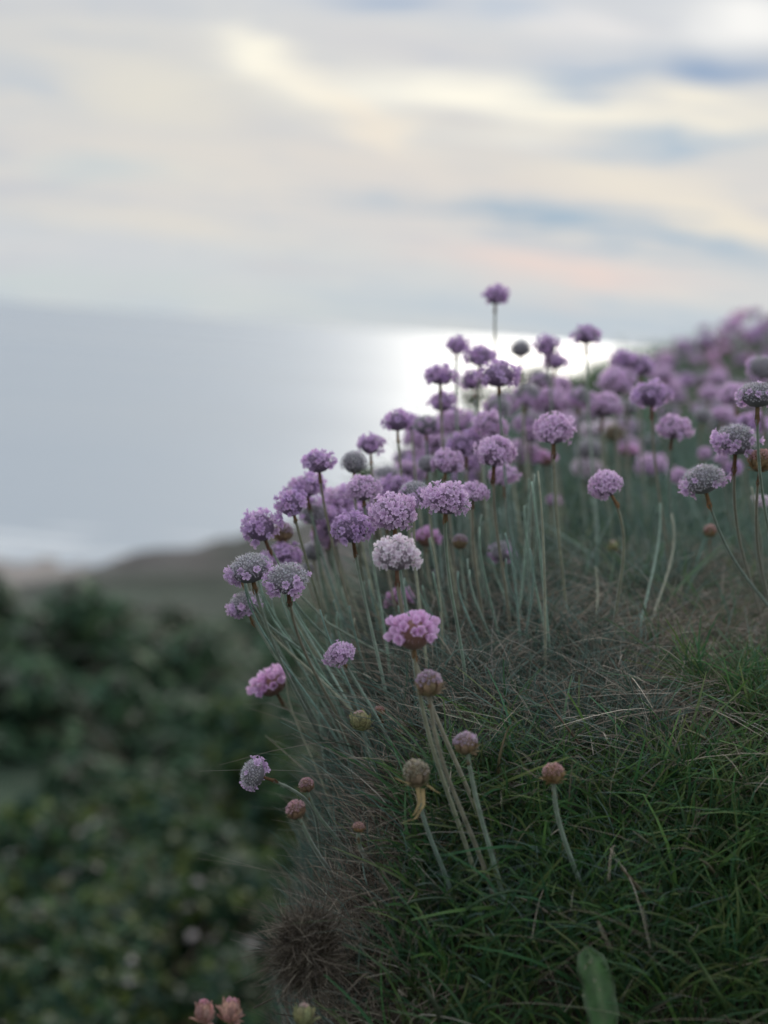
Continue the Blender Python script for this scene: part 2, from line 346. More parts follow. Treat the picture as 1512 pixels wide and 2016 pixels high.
def grow(name, n, area, L, w, spread, cols, material, droop, nseg=4, mask=None, lx=0, ly=0, lift=0, side_bend=.35, ypow=1.0, over=0.0, tuft=0):
    x, y = scatter(n, *area, ypow); tx = ty_ = 0
    if tuft:                                             # gather the roots into tufts that spread outwards
        m = max(1, n // tuft); cx, cy = scatter(m, *area, ypow); k = RNG.integers(0, m, n); rr = .0022 + .004 * RNG.random(m)[k]
        ox = RNG.normal(size=n); oy = RNG.normal(size=n); x = cx[k] + ox * rr; y = cy[k] + oy * rr
        tx = ox * .22 + RNG.normal(size=m)[k] * .15; ty_ = oy * .22 + RNG.normal(size=m)[k] * .15
    keep = x > edge_x(y) - .006 - .006 * y - over
    if mask is not None: keep &= mask(x, y)
    tx = tx + np.zeros(n); ty_ = ty_ + np.zeros(n); tx, ty_ = tx[keep], ty_[keep]
    x, y = x[keep], y[keep]; n = len(x); z = H(x, y)
    ln = L[0] + (L[1] - L[0]) * RNG.random(n) ** 1.4; wd = w[0] + (w[1] - w[0]) * RNG.random(n)
    far_ = np.clip((y - 1.0), 0, 3); wd = wd * (1 + far_ * .5)
    bend = np.stack([RNG.normal(size=n) * side_bend, RNG.normal(size=n) * side_bend, -droop * RNG.random(n)], 1)
    edge_n = np.clip((edge_x(y) + .012 - x) / .02, 0, 1)
    ln = ln * (1 - np.where(y < .68, .6, .25) * edge_n)
    bend *= (1 - .7 * edge_n[:, None])
    d = lean_dirs(n, spread, lx, ly); d[:, 0] += tx; d[:, 1] += ty_; d[:, 0] *= (1 - .6 * edge_n); d[:, 0] -= edge_n * .2
    V, F_, C = strands(np.stack([x, y, z - .002 + lift * RNG.random(n)], 1), d, ln, wd, bend, colmix(n, cols), nseg)
    return V, F_, C
def join(parts):
    V = []; F_ = []; C = []; o = 0
    for v, f, c in parts: V.append(v); F_.append(f + o); C.append(c); o += len(v)
    return np.concatenate(V), np.concatenate(F_), np.concatenate(C)
nz = lambda x, y, s, k: smooth_noise(np.asarray(x) * s, np.asarray(y) * s, k)
dryc = lambda x, y: np.exp(-((x - .085) / .055) ** 2 - ((y - .76) / .095) ** 2) + .45 * np.exp(-((x - .16) / .05) ** 2 - ((y - .69) / .03) ** 2)
brown_zone = lambda x, y: (x < edge_x(y) + .036) & (y < .672)
G = [(.065, .165, .055), (.050, .14, .065), (.11, .21, .055), (.08, .15, .075), (.17, .21, .08)]
BG = [(.13, .21, .175), (.10, .18, .15), (.20, .27, .235)]
D = [(.31, .26, .20), (.22, .18, .14), (.42, .37, .29), (.15, .12, .095), (.29, .275, .235)]
near = (-.14, .34, .52, 1.15)
link('grass', np_mesh('grass', *join([
    grow('g', 40000, (-.02, .36, .58, .80), (.018, .052), (.0006, .0023), .42, G, M_grass, .5, 5, mask=lambda x, y: (~brown_zone(x, y)) & (nz(x, y, 14, 21) + .35 * nz(x, y, 45, 22) + np.clip((.70 - y) * 4, -.4, .4) + np.clip((x - .1) * 1.2, -.1, .25) - .95 * dryc(x, y) > .62), lx=-.12, ly=-.1, tuft=16),
    grow('g', 20000, (-.10, .50, .70, 1.5), (.02, .055), (.0006, .0014), .5, G + BG, M_grass, .4, 4, tuft=14, mask=lambda x, y: nz(x, y, 12, 25) - .7 * dryc(x, y) > .30),
    grow('g', 17000, (-.02, .62, .84, 1.6), (.035, .085), (.0007, .0015), .32, BG + [(.12, .19, .12)], M_grass, .3, 4, tuft=12, mask=lambda x, y: nz(x, y, 15, 27) > .28),
    grow('g', 14000, (-.02, 1.3, 1.4, 3.4), (.03, .07), (.001, .002), .6, G + BG, M_grass, .4, 3)]), M_grass), kind='stuff')
link('thrift_leaves', np_mesh('thrift_leaves', *join([
    grow('t', 46000, (-.10, .20, .60, 1.25), (.015, .040), (.0006, .0012), .95, BG + [(.07, .12, .07), (.14, .18, .155)], M_grass, .35, 4, tuft=22, mask=lambda x, y: (x < edge_x(y) + .09 + .09 * nz(x, y, 9, 41) + np.clip(y - .8, 0, 1)) & ((y > .64) | (nz(x, y, 26, 42) > .55)), lift=.006),
    grow('t', 10000, (.05, .45, .62, 1.3), (.015, .035), (.0006, .0012), .9, BG, M_grass, .35, 3, mask=lambda x, y: nz(x, y, 11, 43) > .55)]), M_grass), kind='stuff')
link('dry_grass', np_mesh('dry_grass', *join([
    grow('d', 44000, (-.10, .36, .58, 1.0), (.010, .042), (.0003, .0009), 1.25, D, M_dry, .6, 5, side_bend=.6, lift=.012, mask=lambda x, y: (nz(x, y, 13, 31) + .3 * nz(x, y, 40, 32) > .46 + np.clip((.685 - y) * 4, 0, .15) * (x > .0) - .5 * dryc(x, y)) | brown_zone(x, y)),
    grow('d', 4500, (-.10, .36, .58, .95), (.03, .07), (.0004, .0008), 1.3, D + [(.28, .24, .17)], M_dry, .8, 6, side_bend=.5, lift=.012, mask=lambda x, y: (nz(x, y, 16, 33) > .45) & (x > edge_x(y) + .022)),
    grow('d', 34000, (-.11, .03, .57, .72), (.005, .020), (.0003, .0008), 1.6, D + [(.16, .11, .08), (.10, .075, .06)], M_dry, .3, 4, side_bend=.8, lift=.006, mask=brown_zone, over=.022),
    grow('d', 7000, (-.05, .9, .95, 2.4), (.02, .06), (.0006, .0012), 1.4, D, M_dry, .5, 4, side_bend=.5)]), M_dry), kind='stuff')

# ------------------------------------------------------------------ thrift flowers
def rot_to(v, roll=0.0):
    return v.to_track_quat('Z', 'Y').to_matrix().to_4x4() @ Matrix.Rotation(roll, 4, 'Z')
def jit(c, a):
    k = 1 + random.uniform(-a, a); return tuple(max(0, min(1, v * k * (1 + random.uniform(-a, a) * .3))) for v in c)
def floret_mb(r, cup, col, closed=0.0, detail=True):
    "five petals round a short tube; z is the floret's axis"
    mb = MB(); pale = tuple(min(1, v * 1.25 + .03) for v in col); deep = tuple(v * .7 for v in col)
    for k in range(5):
        a = 2 * math.pi * k / 5 + random.uniform(-.15, .15); ca, sa = math.cos(a), math.sin(a)
        rr = r * random.uniform(.85, 1.1); cu = cup + random.uniform(-.15, .15)
        def q(u, w, up):
            return Vector((ca * u - sa * w, sa * u + ca * w, up))
        wv = rr * .44
        pts = [q(.06 * rr, 0, -rr * .7), q(.45 * rr * (1 - closed * .4), -wv * .75, rr * cu * .35), q(.42 * rr * (1 - closed * .4), 0, rr * cu * .22), q(.45 * rr * (1 - closed * .4), wv * .75, rr * cu * .35),
               q(rr * (.88 - closed * .45), -wv * .85, rr * cu * .95), q(rr * (.95 - closed * .55), 0, rr * cu * 1.0), q(rr * (.88 - closed * .45), wv * .85, rr * cu * .95),
               q(rr * (1.02 - closed * .7), -wv * .35, rr * (cu * 1.12 + closed * .2)), q(rr * (1.02 - closed * .7), wv * .35, rr * (cu * 1.12 + closed * .2))]
        fs = [(0, 2, 1), (0, 3, 2), (1, 2, 5, 4), (2, 3, 6, 5), (4, 5, 7), (5, 6, 8), (5, 8, 7)]
        cc = jit(col, .12)
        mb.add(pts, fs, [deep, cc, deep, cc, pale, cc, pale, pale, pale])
    return mb
def calyx_mb(r, col):
    "one papery funnel left by a faded floret"
    mb = MB(); n = 5; v = [Vector((0, 0, -r * 1.3))]; cs = [tuple(c * .65 for c in col)]
    for k in range(n):
        a = 2 * math.pi * k / n
        v.append(Vector((math.cos(a) * r * .62, math.sin(a) * r * .62, 0))); cs.append(tuple(c * .8 for c in col))
        a2 = a + math.pi / n
        v.append(Vector((math.cos(a2) * r * 1.05, math.sin(a2) * r * 1.05, r * .75))); cs.append(tuple(min(1, c * 1.25) for c in col))
    fs = []
    for k in range(n):
        i, j, l = 1 + 2 * k, 2 + 2 * k, 1 + (2 * k + 2) % (2 * n)
        fs += [(0, i, l), (i, j, l)]
    mb.add(v, fs, cs); return mb
def bract_mb(L, w, col, curl=.3):
    mb = MB(); pts = []; cs = []
    for i, (t_, ww) in enumerate(((0, .5), (.35, 1), (.7, .85), (1, .1))):
        for s in (-1, 0, 1):
            pts.append(Vector((s * w * ww * .5, curl * L * t_ * t_ - (abs(s) * .12 * w), L * t_))); cs.append(tuple(c * (.8 + .5 * t_ * abs(s)) for c in col))
    fs = [(i * 3 + j, i * 3 + j + 1, i * 3 + j + 4, i * 3 + j + 3) for i in range(3) for j in range(2)]
    mb.add(pts, fs, cs); return mb
PAL = {'B': (.88, .63, .90), 'P': (.72, .50, .80), 'G': (.82, .57, .87), 'W': (.97, .80, .92), 'K': (.86, .55, .82)}  # P repeats B darker: shade of backlit heads put into petal colour
CAL = (.68, .65, .70)
def dirs_on_head(n, lo, hi, jitter=.06):
    "spread directions between polar angles lo..hi"
    out = []; g = math.pi * (3 - math.sqrt(5)); c0, c1 = math.cos(lo), math.cos(hi)
    for i in range(n):
        c = c0 + (c1 - c0) * (i + .5) / n; s = math.sqrt(max(0, 1 - c * c)); a = g * i
        v = Vector((s * math.cos(a), s * math.sin(a), c)) + Vector([random.uniform(-jitter, jitter) for _ in range(3)])
        out.append(v.normalized())
    return out
R = .0100; FL = .84                                   # head radius, flattening
def head_pos(d, k=1.0): return Vector((d.x * R * k, d.y * R * k, d.z * R * FL * k + R * .55))
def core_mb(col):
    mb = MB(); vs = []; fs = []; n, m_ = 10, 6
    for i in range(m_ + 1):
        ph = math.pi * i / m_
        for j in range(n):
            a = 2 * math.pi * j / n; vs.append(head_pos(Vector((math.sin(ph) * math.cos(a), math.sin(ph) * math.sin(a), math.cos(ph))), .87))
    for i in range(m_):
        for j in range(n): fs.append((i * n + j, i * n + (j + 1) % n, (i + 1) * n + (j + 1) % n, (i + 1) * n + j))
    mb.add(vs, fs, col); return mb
def layout(kind):
    "list of (what, direction, scale) making up one head"
    L = []
    if kind in 'BW':
        w0 = random.uniform(0, 6.28)
        for d in dirs_on_head(74, 0, 2.15, .13): L.append(('f', d, random.uniform(.6, 1.1)))
        for d in dirs_on_head(10, .9, 2.0, .3): L.append(('f', d * (1.12 + .1 * math.cos(math.atan2(d.y, d.x) - w0)), random.uniform(.7, 1.1)))
        for d in dirs_on_head(40, .1, 1.7): L.append(('c', d, .8))
    elif kind == 'K':
        for d in dirs_on_head(24, .1, 1.65, .12): L.append(('k', d, random.uniform(1.2, 1.6)))
        for d in dirs_on_head(30, .2, 1.6): L.append(('c', d, .8))
    elif kind == 'P':
        w0 = random.uniform(0, 6.28)
        for d in dirs_on_head(66, .25, 2.15, .2):
            if random.random() < .68 + .3 * math.cos(math.atan2(d.y, d.x) - w0): d = d * random.uniform(1, 1.16); L.append(('f', d, random.uniform(.8, 1.15)))
        for d in dirs_on_head(90, 0, 1.7): L.append(('c', d, .9))
    elif kind == 'G':
        for d in dirs_on_head(330, 0, 1.95, .07): L.append(('c', d * random.uniform(.95, 1.06), random.uniform(.5, .85)))
        side = random.uniform(0, 6.28)
        for d in dirs_on_head(56, 1.2, 2.3, .16):
            if random.random() < .55 + .4 * math.cos(math.atan2(d.y, d.x) - side): L.append(('f', d * random.uniform(.95, 1.12), random.uniform(.8, 1.15)))
        for d in dirs_on_head(4, .3, 1.1, .3):
            if random.random() < .4: L.append(('f', d, .7))
    elif kind == 'g':
        for d in dirs_on_head(300, 0, 2.1, .07): L.append(('c', d * random.uniform(.95, 1.06), random.uniform(.5, .9)))
    p1, p2, am = random.uniform(0, 6.28), random.uniform(0, 6.28), random.uniform(.06, .17) * (kind not in 'Gg') + .04
    out = []
    for w_, d, s_ in L:
        a_ = math.atan2(d.y, d.x)
        out.append((w_, d * (1 + am * math.sin(3 * a_ + p1) * math.cos(2.5 * d.z + p2) + (random.uniform(-.03, .10) if w_ == 'f' else 0)), s_))
    return out
def place(d, s, k=1.0):
    ax = (Vector((d.x, d.y, d.z / FL * .8)).normalized() + Vector([random.uniform(-.2, .2) for _ in range(3)])).normalized()
    return Matrix.Translation(head_pos(d, k)) @ rot_to(ax, random.uniform(0, 6.28)) @ Matrix.Scale(s, 4)
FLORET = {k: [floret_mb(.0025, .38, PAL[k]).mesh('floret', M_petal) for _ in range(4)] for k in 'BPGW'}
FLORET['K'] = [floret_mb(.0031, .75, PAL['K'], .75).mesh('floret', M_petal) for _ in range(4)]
def calyx_cluster(L, tint):
    mb = MB()
    for w_, d, s in L:
        if w_ == 'c': mb.add_mb(calyx_mb(.00085, jit(tint, .18)), place(d, s, random.uniform(.93, 1.03)))
    # fine bristles that make the outline woolly
    for d in dirs_on_head(260, 0, 1.9, .1):
        p = head_pos(d, .95); q = head_pos(d, 1.0) + d * .0016 + Vector([random.uniform(-.0006, .0006) for _ in range(3)])
        sd = d.cross(Vector((.2, .5, .8))).normalized() * .00009
        mb.add([p - sd, p + sd, q], [(0, 1, 2)], tuple(min(1, c * 1.5) for c in tint))
    return mb
def joined_head(kind, pal):
    L = layout(kind); mb = MB()
    for w_, d, s in L:
        if w_ in 'fk':
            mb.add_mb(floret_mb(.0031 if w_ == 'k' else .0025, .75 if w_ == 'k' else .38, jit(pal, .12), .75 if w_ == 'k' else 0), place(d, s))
    tint = CAL if kind in 'Gg' else tuple(.8 * a + .15 * b_ for a, b_ in zip(pal, CAL))
    c = calyx_cluster(L, tint)
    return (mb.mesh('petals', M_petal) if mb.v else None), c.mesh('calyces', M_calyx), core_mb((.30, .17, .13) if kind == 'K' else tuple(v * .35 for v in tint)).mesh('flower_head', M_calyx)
HEADS = {}
for k in 'BPGWKg':
    HEADS[k] = [joined_head(k, PAL.get(k, PAL['G'])) for _ in range(4 if k in 'BPG' else 2)]
def involucre(n, col, L=.0052, spread=.9, r0_=.0022):
    out = []
    for k in range(n):
        a = 2 * math.pi * k / n + random.uniform(-.2, .2)
        b_ = bract_mb(L * random.uniform(.8, 1.15), L * .8, jit(col, .2), -.35)
        mt = Matrix.Rotation(a, 4, 'Z') @ Matrix.Translation((0, r0_, -.0012)) @ Matrix.Rotation(-spread + random.uniform(-.15, .15), 4, 'X')
        out.append((b_, mt))
    return out
def joined(lst, name, material):
    mb = MB()
    for b_, mt in lst: mb.add_mb(b_, mt)
    return mb.mesh(name, material)
BRC = (.26, .165, .09)
INV = [joined(involucre(9, BRC), 'involucre', M_sheath) for _ in range(4)]
def sheath_mesh(L, col, loose=1.0):
    mb = MB(); n = 8
    rings = [(0, .0013), (-.35, .0013), (-.7, .0014), (-.9, .0016)]
    vs = []; cs = []
    for t_, r in rings:
        for j in range(n):
            a = 2 * math.pi * j / n; vs.append(Vector((math.cos(a) * r * loose, math.sin(a) * r * loose, t_ * L))); cs.append(jit(col, .15))
    fs = [(i * n + j, i * n + (j + 1) % n, (i + 1) * n + (j + 1) % n, (i + 1) * n + j) for i in range(3) for j in range(n)]
    mb.add(vs, fs, cs)
    for k in range(5):                                   # torn strips at its lower edge
        a = 2 * math.pi * k / 5 + random.uniform(-.4, .4)
        mb.add_mb(bract_mb(L * random.uniform(.2, .65), .0014, jit(col, .25), random.uniform(.1, .6) * loose), Matrix.Rotation(a, 4, 'Z') @ Matrix.Translation((0, .0017, -L * .85)) @ Matrix.Rotation(math.pi + random.uniform(-.2, .1), 4, 'X'))
    return mb.mesh('sheath', M_sheath)
SHC = (.27, .165, .085)
SHEATH = [sheath_mesh(random.uniform(.006, .015), jit(SHC, .35), random.uniform(.9, 1.15)) for _ in range(6)]
def bud_meshes(top, bract, tall=1.0, rag=.3, shut=False):
    "closed or spent round head: overlapping bracts below, small closed florets on top"
    R_ = .0088; mb = MB(); hb = MB()
    def bp(d, k=1.0): return Vector((d.x * R_ * k, d.y * R_ * k, d.z * R_ * tall * k + R_ * tall * .8))
    for d in dirs_on_head(16 if shut else 66, 0, .55 if shut else 1.4, .09):
        mt = Matrix.Translation(bp(d, random.uniform(.9, 1.0))) @ rot_to(d, random.uniform(0, 6.28)) @ Matrix.Scale(random.uniform(.8, 1.15), 4)
        mb.add_mb(floret_mb(.0018, .55, jit(top, .25), .8), mt)
    for d in dirs_on_head(20 if shut else 240, 0, .5 if shut else 1.5, .1):
        p = bp(d, .95); q = bp(d, 1.0) + d * .0013; sd = d.cross(Vector((.2, .5, .8))).normalized() * .00012
        mb.add([p - sd, p + sd, q], [(0, 1, 2)], tuple(min(1, c * 1.3 + .05) for c in top))
    out = []
    for row, (n, ph, ln) in enumerate(((6, 2.8, .0075), (7, 2.4, .0085), (7, 1.9, .0085), (6, 1.35, .0065)) if shut else ((6, 2.8, .0062), (8, 2.45, .0066), (10, 2.05, .0056))):
        for k in range(n):
            a = 2 * math.pi * (k + row * .5) / n + random.uniform(-.1, .1)
            d = Vector((math.sin(ph) * math.cos(a), math.sin(ph) * math.sin(a), math.cos(ph)))
            tang = Vector((math.cos(ph - math.pi / 2 + 0) * math.cos(a), math.cos(ph - math.pi / 2) * math.sin(a), 0))
            up = (Vector((0, 0, 1)) - d * d.z).normalized()
            y_ = d; x_ = y_.cross(up); mt = Matrix(((x_.x, y_.x, up.x, 0), (x_.y, y_.y, up.y, 0), (x_.z, y_.z, up.z, 0), (0, 0, 0, 1)))
            hb.add_mb(bract_mb(ln * tall * random.uniform(.8, 1.2), .0072 if shut else .0044, jit(bract, .22), random.uniform(-.45, -.15) if random.random() > rag else random.uniform(.05, .4)), Matrix.Translation(bp(d, 1.02)) @ mt)
    cmb = MB(); vs = []; fs = []
    for i in range(7):
        ph = math.pi * i / 6
        for j in range(10):
            a = 2 * math.pi * j / 10; vs.append(bp(Vector((math.sin(ph) * math.cos(a), math.sin(ph) * math.sin(a), math.cos(ph))), .9))
    for i in range(6):
        for j in range(10): fs.append((i * 10 + j, i * 10 + (j + 1) % 10, (i + 1) * 10 + (j + 1) % 10, (i + 1) * 10 + j))
    cmb.add(vs, fs, tuple(v * .7 for v in bract))
    return mb.mesh('closed_florets', M_petal), hb.mesh('bracts', M_sheath), cmb.mesh('flower_head', M_sheath)
BUDK = {'b': ((.58, .40, .42), (.36, .24, .16)), 't': ((.50, .45, .36), (.34, .28, .18)), 'v': ((.58, .47, .55), (.38, .28, .17)), 'r': ((.58, .38, .37), (.38, .26, .13)),
        'e': ((.70, .55, .52), (.38, .38, .20)), 'o': ((.72, .42, .48), (.60, .36, .30))}
BUDS = {k: [bud_meshes(a, b_, 1.25 if k in 'oe' else 1.02, shut=k in 'oe') for _ in range(2)] for k, (a, b_) in BUDK.items()}

def bezier(a, b, c, d, n):
    return [a * (1 - t) ** 3 + b * 3 * t * (1 - t) ** 2 + c * 3 * t * t * (1 - t) + d * t ** 3 for t in [i / n for i in range(n + 1)]]
def make_flower(kind, head, size, base, axis=None, near=False, rad=.00105, seg=14, hairs=0, name=None, stem_col=None, sheath=True, **props):
    "head, base: world points; size: head diameter in metres"
    s = size / (2 * R * 1.16) if kind in HEADS else size / (2 * .0094)
    up = Vector((0, 0, 1)); L = (head - base).length
    ax = axis.normalized() if axis else ((head - base).normalized() * .45 + up * .8 + Vector((random.uniform(-.22, .22), random.uniform(-.25, .15), 0))).normalized()
    top = head - ax * (R * .55 * s)
    root = bpy.data.objects.new(name or 'thrift_flower', None); COL.objects.link(root); root.location = base; root.empty_display_size = .01
    for k, v in props.items(): root[k] = v
    g = (top - base)
    lean0 = (g.normalized() + up * .15 + Vector((random.uniform(-.06, .06), random.uniform(-.06, .06), 0))).normalized()
    pts = bezier(Vector((0, 0, -.004)), lean0 * L * .38, g - ax * L * .33, g, seg)
    mb = MB(); c0 = stem_col or random.choice([(.18, .27, .20), (.22, .30, .235), (.155, .245, .20), (.24, .26, .17), (.20, .19, .13)])
    tube(mb, pts, [rad * (1.1 - .25 * i / seg) for i in range(seg + 1)], 6, c0, tuple(a * .6 + b_ * .4 for a, b_ in zip(c0, (.16, .13, .08))))
    st = link('stem', mb.mesh('stem', M_stem), root)
    if hairs:
        hm = MB()
        for _ in range(hairs):
            i = random.random() * (seg - 1); k = int(i); p = pts[k].lerp(pts[k + 1], i - k); t_ = (pts[k + 1] - pts[k]).normalized()
            a = t_.cross(Vector([random.uniform(-1, 1) for _ in range(3)])).normalized(); q = p + a * (rad + random.uniform(.0005, .0011)) + t_ * .0004; sd = t_ * .00007
            hm.add([p + a * rad * .8 - sd, p + a * rad * .8 + sd, q], [(0, 1, 2)], (.35, .38, .32))
        link('hairs', hm.mesh('hairs', M_grass, False), st, kind='stuff')
    mt = Matrix.Translation(g) @ rot_to(ax, random.uniform(0, 6.28)) @ Matrix.Diagonal((s * random.uniform(.9, 1.1), s * random.uniform(.9, 1.1), s * random.uniform(.86, 1.06), 1))
    if kind in HEADS:
        pet, cal, core = random.choice(HEADS[kind])
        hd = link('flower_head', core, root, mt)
        if near:
            Lh = layout(kind); pk = kind if kind in FLORET else 'G'
            for w_, d, sc_ in Lh:
                if w_ in 'fk': link('floret', random.choice(FLORET[pk]), hd, place(d, sc_))
            tint = CAL if kind in 'Gg' else tuple(.75 * a + .15 * b_ for a, b_ in zip(PAL[pk], CAL))
            link('calyces', calyx_cluster(Lh, tint).mesh('calyces', M_calyx), hd, kind='stuff')
            for b_, m2_ in involucre(9, BRC): link('bract', b_.mesh('bract', M_sheath), hd, m2_)
        else:
            if pet: link('petals', pet, hd, kind='stuff')
            link('calyces', cal, hd, kind='stuff')
            link('involucre', random.choice(INV), hd)
    else:
        fl, br, core = random.choice(BUDS[kind])
        hd = link('flower_head', core, root, mt); link('closed_florets', fl, hd, kind='stuff'); link('bracts', br, hd, kind='stuff')
    if sheath: link('sheath', random.choice(SHEATH), root, Matrix.Translation(g) @ rot_to(ax, random.uniform(0, 6.28)) @ Matrix.Scale(min(.82, s * .85) if L > .04 else .4, 4))
    return root

